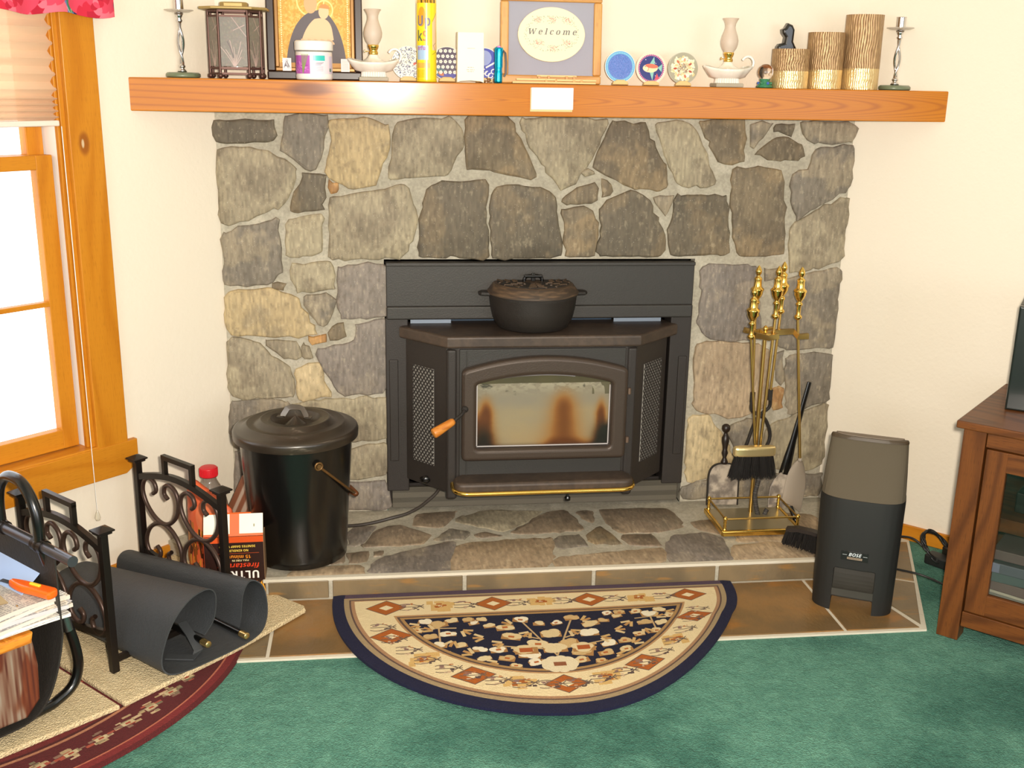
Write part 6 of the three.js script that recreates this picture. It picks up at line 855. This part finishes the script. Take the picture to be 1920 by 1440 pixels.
{ // firelog bag
  const c = Lw(.262, .228, .0275), t = thing('firelog_bag', 'orange paper firelog bag printed with split wood, behind the scrolled rack end', 'bag', c, -Math.PI / 4 + .25), w = .175, h = .3, d = .08;
  const tx = canvasTex(512, 768, (x, W_, H_) => { x.fillStyle = '#dd6238'; x.fillRect(0, 0, W_, H_); x.fillStyle = '#e27a50'; x.beginPath(); x.ellipse(W_ * .6, H_ * .3, 160, 190, .3, 0, 7); x.fill(); x.fillStyle = '#c03c20'; for (let i = 0; i < 5; i++) { x.beginPath(); x.ellipse(W_ * .55 + i * 14, H_ * .26 + i * 22, 90 - i * 10, 20, .6, 0, 7); x.fill(); } for (let i = 0; i < 90; i++) { x.save(); x.translate(rr(0, W_), rr(H_ * .5, H_)); x.rotate(rr(-.25, .25)); x.fillStyle = ['#6a3414', '#b86a20', '#e0a040', '#3a1c0c', '#d88430', '#8a4a18'][i % 6]; x.fillRect(-12, -70, rr(10, 30), rr(70, 170)); x.restore(); } });
  const pos = [], uv = [], idx = []; const NX = 12, NY = 16; for (const z of [1, -1]) for (let j = 0; j <= NY; j++) for (let i = 0; i <= NX; i++) { const u = i / NX, v = j / NY, bulge = (d / 2) * Math.pow(Math.sin(Math.PI * cl(u, .02, .98)), .35) * (1 - .75 * Math.pow(v, 4)) + .004 * (vn(u, v, 7, 870) - .5) * 2; pos.push((u - .5) * w * (1 - .12 * v * v), v * h * (1 - .26 * u), z * bulge); uv.push(z > 0 ? u : 1 - u, v); }
  const w1 = NX + 1, N = w1 * (NY + 1); for (let j = 0; j < NY; j++) for (let i = 0; i < NX; i++) { const a = j * w1 + i; idx.push(a, a + 1, a + w1, a + 1, a + w1 + 1, a + w1); const b = a + N; idx.push(b, b + w1, b + 1, b + 1, b + w1, b + w1 + 1); }
  for (let j = 0; j < NY; j++) for (const i of [0, NX]) { const a = j * w1 + i, b = a + N; i ? idx.push(a, b, a + w1, a + w1, b, b + w1) : idx.push(a, a + w1, b, b, a + w1, b + w1); } for (let i = 0; i < NX; i++) { idx.push(i, i + N, i + 1, i + 1, i + N, i + N + 1); const a = NY * w1 + i; idx.push(a, a + 1, a + N, a + 1, a + N + 1, a + N); }
  const g = new THREE.BufferGeometry(); g.setAttribute('position', new THREE.Float32BufferAttribute(pos, 3)); g.setAttribute('uv', new THREE.Float32BufferAttribute(uv, 2)); g.setIndex(idx); g.computeVertexNormals(); mesh('paper', g, std({ map: tx, roughness: .45, side: THREE.DoubleSide }), t);
}
{ // flattened paper packet leaning toward the bucket
  const t = thing('paper_packet', 'brown ribbed paper packet leaning between the bottle and the black bucket', 'packet', V(-.975, .08, .25), .5); t.rotation.order = 'YXZ'; t.rotation.z = -.5; const tx = tex(128, 128, (u, v) => Math.sin(u * 60) > .6 ? [196, 176, 160] : mix([120, 66, 44], [150, 96, 70], vn(u, v, 8, 33))); mesh('packet_body', bx(.018, .2, .16, 0, .11, 0, .006), std({ map: tx, roughness: .5 }), t);
}
{ // bottle
  const c = Lw(.16, .085, .001), t = thing('plastic_jug', 'clear plastic bottle with a bright red cap in the corner behind the rack', 'bottle', c);
  mesh('bottle_body', lathe([[0, 0], [.05, 0], [.056, .006], [.057, .03], [.054, .05], [.057, .07], [.057, .17], [.052, .2], [.04, .235], [.026, .262], [.0235, .268], [.0235, .284], [.022, .284], [.022, .268], [.025, .26], [.039, .234], [.051, .199], [.056, .17], [.056, .07], [.053, .05], [.056, .03], [.054, .007], [0, .003]], 40), phy({ color: 0xe8e2da, roughness: .12, transmission: .85, thickness: 0 }), t);
  mesh('cap', join([lathe([[0, .279], [.028, .279], [.0285, .282], [.0285, .306], [.025, .31], [0, .311]], 36), ...[...Array(36)].map((_, i) => { const a = i / 36 * 6.283; return bx(.0016, .024, .003, Math.cos(a) * .0285, .294, Math.sin(a) * .0285, 0); })]), std({ color: 0xd8202c, roughness: .4 }), t);
}
// ---------------------------------------------------------------- tubular carrier with newspapers at the left edge
{
  const S0 = 1.15, t = thing('tube_log_carrier', 'black steel tube log carrier with a dark leather sling at the left edge', 'log carrier', Lw(S0, 0, RACK_Y), Math.PI / 4), Q = (s, d, y) => V(S0 - s, y - RACK_Y, d);
  for (const d of [.572, .2]) mesh('trestle', tube([Q(.988, d, .455), Q(.968, d, .37), Q(.95, d, .26), Q(.932, d, .18), Q(.928, d, .12), Q(.945, d, .075), Q(.985, d, .052), Q(1.04, d, .043), Q(1.26, d, .043), Q(1.315, d, .052), Q(1.355, d, .075), Q(1.372, d, .12), Q(1.368, d, .18), Q(1.35, d, .26), Q(1.332, d, .37), Q(1.312, d, .455)], .0125, 150, 14), M.blackGloss, t);
  for (const [s, y0, y1] of [[.951, .225, .285], [1.349, .225, .285]]) mesh('sleeve', rod(Q(s - .006 * Math.sign(1.15 - s), .572, y0), Q(s + .004 * Math.sign(1.15 - s), .572, y1), .0138), M.steel, t);
  for (const s of [.985, 1.315]) {
    mesh('top_rod', rod(Q(s, .12, .458), Q(s, .7, .458), .0135), M.gunmetal, t);
    const h = mesh('handle', tube([Q(s, .38, .458), Q(s, .38, .52), Q(s, .395, .565), Q(s, .43, .598), Q(s, .47, .606), Q(s, .51, .598), Q(s, .545, .565), Q(s, .56, .52), Q(s, .56, .458)], .0135, 60, 14), M.blackGloss, t);
    for (const d of [.38, .56]) mesh('joint', join([ball(.019, S0 - s, .458 - RACK_Y, d), rod(Q(s, d - .022, .458), Q(s, d + .022, .458), .0175)]), M.blackMetal, t);
  }
  // sling: U of leather from rod to rod
  const N = 40, K = 8, pos = [], uv = [], idx = []; const sec = [...Array(N + 1)].map((_, i) => { const a = -1 + 2 * i / N; const x = .165 * Math.sign(a) * Math.min(1, Math.pow(Math.abs(a) * 1.45, .8)); const yy = Math.abs(a) < .62 ? .055 + .13 * Math.pow(Math.abs(a) / .62, 3.2) : .185 + .288 * (Math.abs(a) - .62) / .38; return [x, yy]; });
  for (const off of [0, .004]) for (let j = 0; j <= K; j++) for (let i = 0; i <= N; i++) { const [x, y] = sec[i]; pos.push(x + (x > 0 ? -1 : 1) * off * Math.min(1, Math.abs(x) / .1), y - RACK_Y + off, .16 + .465 * j / K); uv.push(i * .03, j * .06); }
  const w = N + 1, M_ = w * (K + 1); for (let j = 0; j < K; j++) for (let i = 0; i < N; i++) { const a = j * w + i; idx.push(a, a + 1, a + w, a + 1, a + w + 1, a + w); idx.push(a + M_, a + w + M_, a + 1 + M_, a + 1 + M_, a + w + M_, a + w + 1 + M_); } for (const j of [0, K]) for (let i = 0; i < N; i++) { const a = j * w + i; idx.push(a, a + M_, a + 1, a + 1, a + M_, a + 1 + M_); }
  const g = new THREE.BufferGeometry(); g.setAttribute('position', new THREE.Float32BufferAttribute(pos, 3)); g.setAttribute('uv', new THREE.Float32BufferAttribute(uv, 2)); g.setIndex(idx); mesh('sling', toCreasedNormals(g, .8), std({ color: 0x2a2622, roughness: .6, bumpMap: M.leather.bumpMap, bumpScale: .001, side: THREE.DoubleSide }), t);
}
{ // a split log in the sling, newspapers and a knife on top
  const bark = tex(256, 256, (u, v) => { const s = vn(u, v, 40, 880, 4), m = fbm(u, v, 5, 881, 3, 3); let q = mix([70, 26, 14], [122, 60, 30], s); return mix(q, [150, 140, 124], ss(.42, .6, m) * s); }, true, [.18, .3]);
  const c = Lw(1.14, .2, .075), t = thing('split_log', 'split firewood log with streaked bark and an orange cut edge in the sling', 'log', c, Math.PI / 4);
  mesh('bark', boxUV(extr([[-.105, .03], [-.06, .0], [.05, -.005], [.085, .03], [.09, .12], [.082, .19], [-.1, .2], [-.115, .1]], .42, .006, 2)), std({ map: bark, roughness: .6 }), t);
  mesh('cut_edge', boxUV(extr([[-.1, .185], [.078, .18], [.084, .206], [-.104, .214]], .424, .006, 2), 'z'), std({ map: woodTex([226, 150, 50], [200, 116, 30], [140, 70, 20], 71, 10, 256, 128), roughness: .5 }), t);
}
{
  const paper = tex(256, 256, (u, v) => { const l = Math.sin(v * 6.283 * 22) > .1 && vn(u, v, 60, 891, 22) > .35 && (u * 4 % 1) > .08; return l ? [168, 166, 170] : [232, 228, 222]; }, true, [.18, .18]);
  const mats = [0xffffff, 0xf0ece4, 0xe6e6ee, 0xfff6ea, 0xece8e0].map(c => std({ map: paper, color: c, roughness: .75 }));
  const lab = ['bottom newspaper section overhanging the log in the tube carrier', 'second newspaper section up, showing ragged page edges', 'middle newspaper section in the carrier pile', 'fourth newspaper section, just below the tan envelope', 'top newspaper section with a white corner toward the rack'];
  for (let k = 0; k < 5; k++) { const t = thing('newspaper', lab[k], 'newspaper', Lw(1.115 + .004 * k, .42, .29 + .0105 * k), Math.PI / 4 + [-.06, .05, -.02, .08, .02][k]); t.rotation.order = 'YXZ'; t.rotation.z = .02; 
    const NX = 20, NZ = 14, w = .33, d = .39, pos = [], uv = [], idx = []; for (const top of [0, 1]) for (let j = 0; j <= NZ; j++) for (let i = 0; i <= NX; i++) { const u = i / NX - .5, v = j / NZ - .5; pos.push(u * w, (top ? .0095 : 0) + .004 * Math.sin(u * 5 + k) * Math.cos(v * 4 + k * 2) - .012 * Math.pow(Math.max(0, u * 2), 3) * .6, v * d); uv.push(u * w, v * d); }
    const w1 = NX + 1, N = w1 * (NZ + 1); for (let j = 0; j < NZ; j++) for (let i = 0; i < NX; i++) { const a = j * w1 + i; idx.push(a, a + 1, a + w1, a + 1, a + w1 + 1, a + w1); const b = a + N; idx.push(b, b + w1, b + 1, b + 1, b + w1, b + w1 + 1); } const edge = l => { for (let i = 0; i < l.length - 1; i++) idx.push(l[i], l[i] + N, l[i + 1], l[i + 1], l[i] + N, l[i + 1] + N); }; edge([...Array(w1)].map((_, i) => i)); edge([...Array(w1)].map((_, i) => NZ * w1 + i).reverse()); edge([...Array(NZ + 1)].map((_, j) => j * w1).reverse()); edge([...Array(NZ + 1)].map((_, j) => j * w1 + NX));
    const g = new THREE.BufferGeometry(); g.setAttribute('position', new THREE.Float32BufferAttribute(pos, 3)); g.setAttribute('uv', new THREE.Float32BufferAttribute(uv, 2)); g.setIndex(idx); mesh('pages', toCreasedNormals(g, .6), std({ map: paper, color: mats[k].color, roughness: .75, side: THREE.DoubleSide }), t);
    const ed = []; for (let q = 0; q < 3; q++) ed.push(bx(w * .98, .0012, d * .98, rr(-.004, .006), .002 + q * .0026, rr(-.004, .006), 0)); mesh('page_edges', join(ed), mats[(k + 1) % 5], t);
  }
}
{
  const t = thing('blue_folder', 'pale blue paper sheet standing against the dark sling behind the knife', 'paper', Lw(1.04, .42, .343), Math.PI / 4); mesh('sheet', bx(.0015, .075, .26, .0, .036, 0, 0).rotateZ(-.9), std({ color: 0xaec6ee, roughness: .6 }), t);
}
{
  const t = thing('white_paper', 'folded white paper standing at the far left beside the blue sheet', 'paper', Lw(1.1, .4, .343), Math.PI / 4 - .1); mesh('sheet', join([bx(.0015, .1, .12, 0, .05, 0, 0).rotateZ(-.35), bx(.0015, .09, .11, .012, .045, .01, 0).rotateZ(-.5)]), std({ color: 0xf4f2ee, roughness: .6 }), t);
}
{ // orange utility knife
  const a = onY(22, 1098, .36), b = onY(104, 1122, .352), d = b.clone().sub(a), t = thing('utility_knife', 'bright orange utility knife lying on the newspapers', 'knife', a, Math.atan2(-d.z, d.x)), L = d.length();
  t.rotation.order = 'YXZ'; t.rotation.z = Math.atan2(d.y, Math.hypot(d.x, d.z));
  const s = new THREE.Shape(); s.moveTo(0, -.008); s.quadraticCurveTo(L * .3, -.024, L * .55, -.018); s.lineTo(L * .94, -.018); s.quadraticCurveTo(L, -.016, L, 0); s.quadraticCurveTo(L, .014, L * .9, .016); s.lineTo(L * .4, .012); s.quadraticCurveTo(L * .2, .012, 0, .004); s.closePath();
  mesh('grip', extr(s, .02, .006, 3).rotateX(-Math.PI / 2).translate(0, 0, 0), phy({ color: 0xff6a10, roughness: .3, clearcoat: .5 }), t); mesh('slider', bx(.03, .006, .008, L * .55, .021, 0, .002), std({ color: 0xf8d23a, roughness: .35 }), t); mesh('blade', bx(.035, .0012, .012, -.012, .009, .002, 0), M.steel, t);
}
{ // tan envelope or cloth with wire hooks at the front
  const t = thing('paper_bag', 'crumpled tan paper bag on the newspapers at the left edge', 'bag', Lw(1.2, .5, .34), Math.PI / 4); const g = new THREE.PlaneGeometry(.22, .2, 14, 12).rotateX(-1.15), p = g.attributes.position; for (let i = 0; i < p.count; i++) { const u = p.getX(i), v = p.getZ(i); p.setY(i, p.getY(i) * .55 + .06 + .018 * (fbm(u * 3 + .5, v * 3 + .5, 3, 895, 3) - .5) * 2 - .12 * Math.max(0, u) * 1.2); } g.computeVertexNormals(); const b = g.clone().translate(0, -.002, -.001); mesh('paper', join([g, b]), std({ color: 0xb09a74, roughness: .8, side: THREE.DoubleSide }), t);
  const k = thing('wire_hook', 'thin brown bent wire hooks hanging over the newspaper edge', 'wire', onZ(12, 1150, 1.18)); mesh('hook', tube([V(-.03, .004, 0), V(0, .012, .006), V(.012, .0, .008), V(.006, -.02, .006), V(-.012, -.022, .002)], .0022, 30, 6), M.rustWire, k); mesh('hook', tube([V(.024, .02, 0), V(.032, .006, .004), V(.03, -.004, .006), V(.018, -.008, .006)], .0022, 24, 6), M.rustWire, k);
}
{ // wall outlet behind the rack
  const t = thing('wall_outlet', 'ivory wall outlet low on the left wall, seen through the near rack end', 'outlet', Lw(.84, .001, .2), Math.PI / 4); mesh('cover_plate', bx(.072, .115, .006, 0, .0, .003, .003), M.whitePlastic, t); for (const y of [.026, -.026]) { const s = mesh('socket', extr(new THREE.Shape([...Array(30)].map((_, i) => { const a = i / 30 * 6.283; return new THREE.Vector2(Math.cos(a) * .017, cl(Math.sin(a) * .017, -.013, .013)); })), .003, .001, 1).translate(0, y, .006), M.whitePlastic, t); mesh('slot', join([bx(.002, .007, .001, -.006, y, .0093, 0), bx(.002, .007, .001, .006, y, .0093, 0)]), M.dark, s); }
}
scene.traverse(o => { if (o.userData.count) delete o.userData.count; if ('base' in o.userData) delete o.userData.base; });
renderer.render(scene, camera);
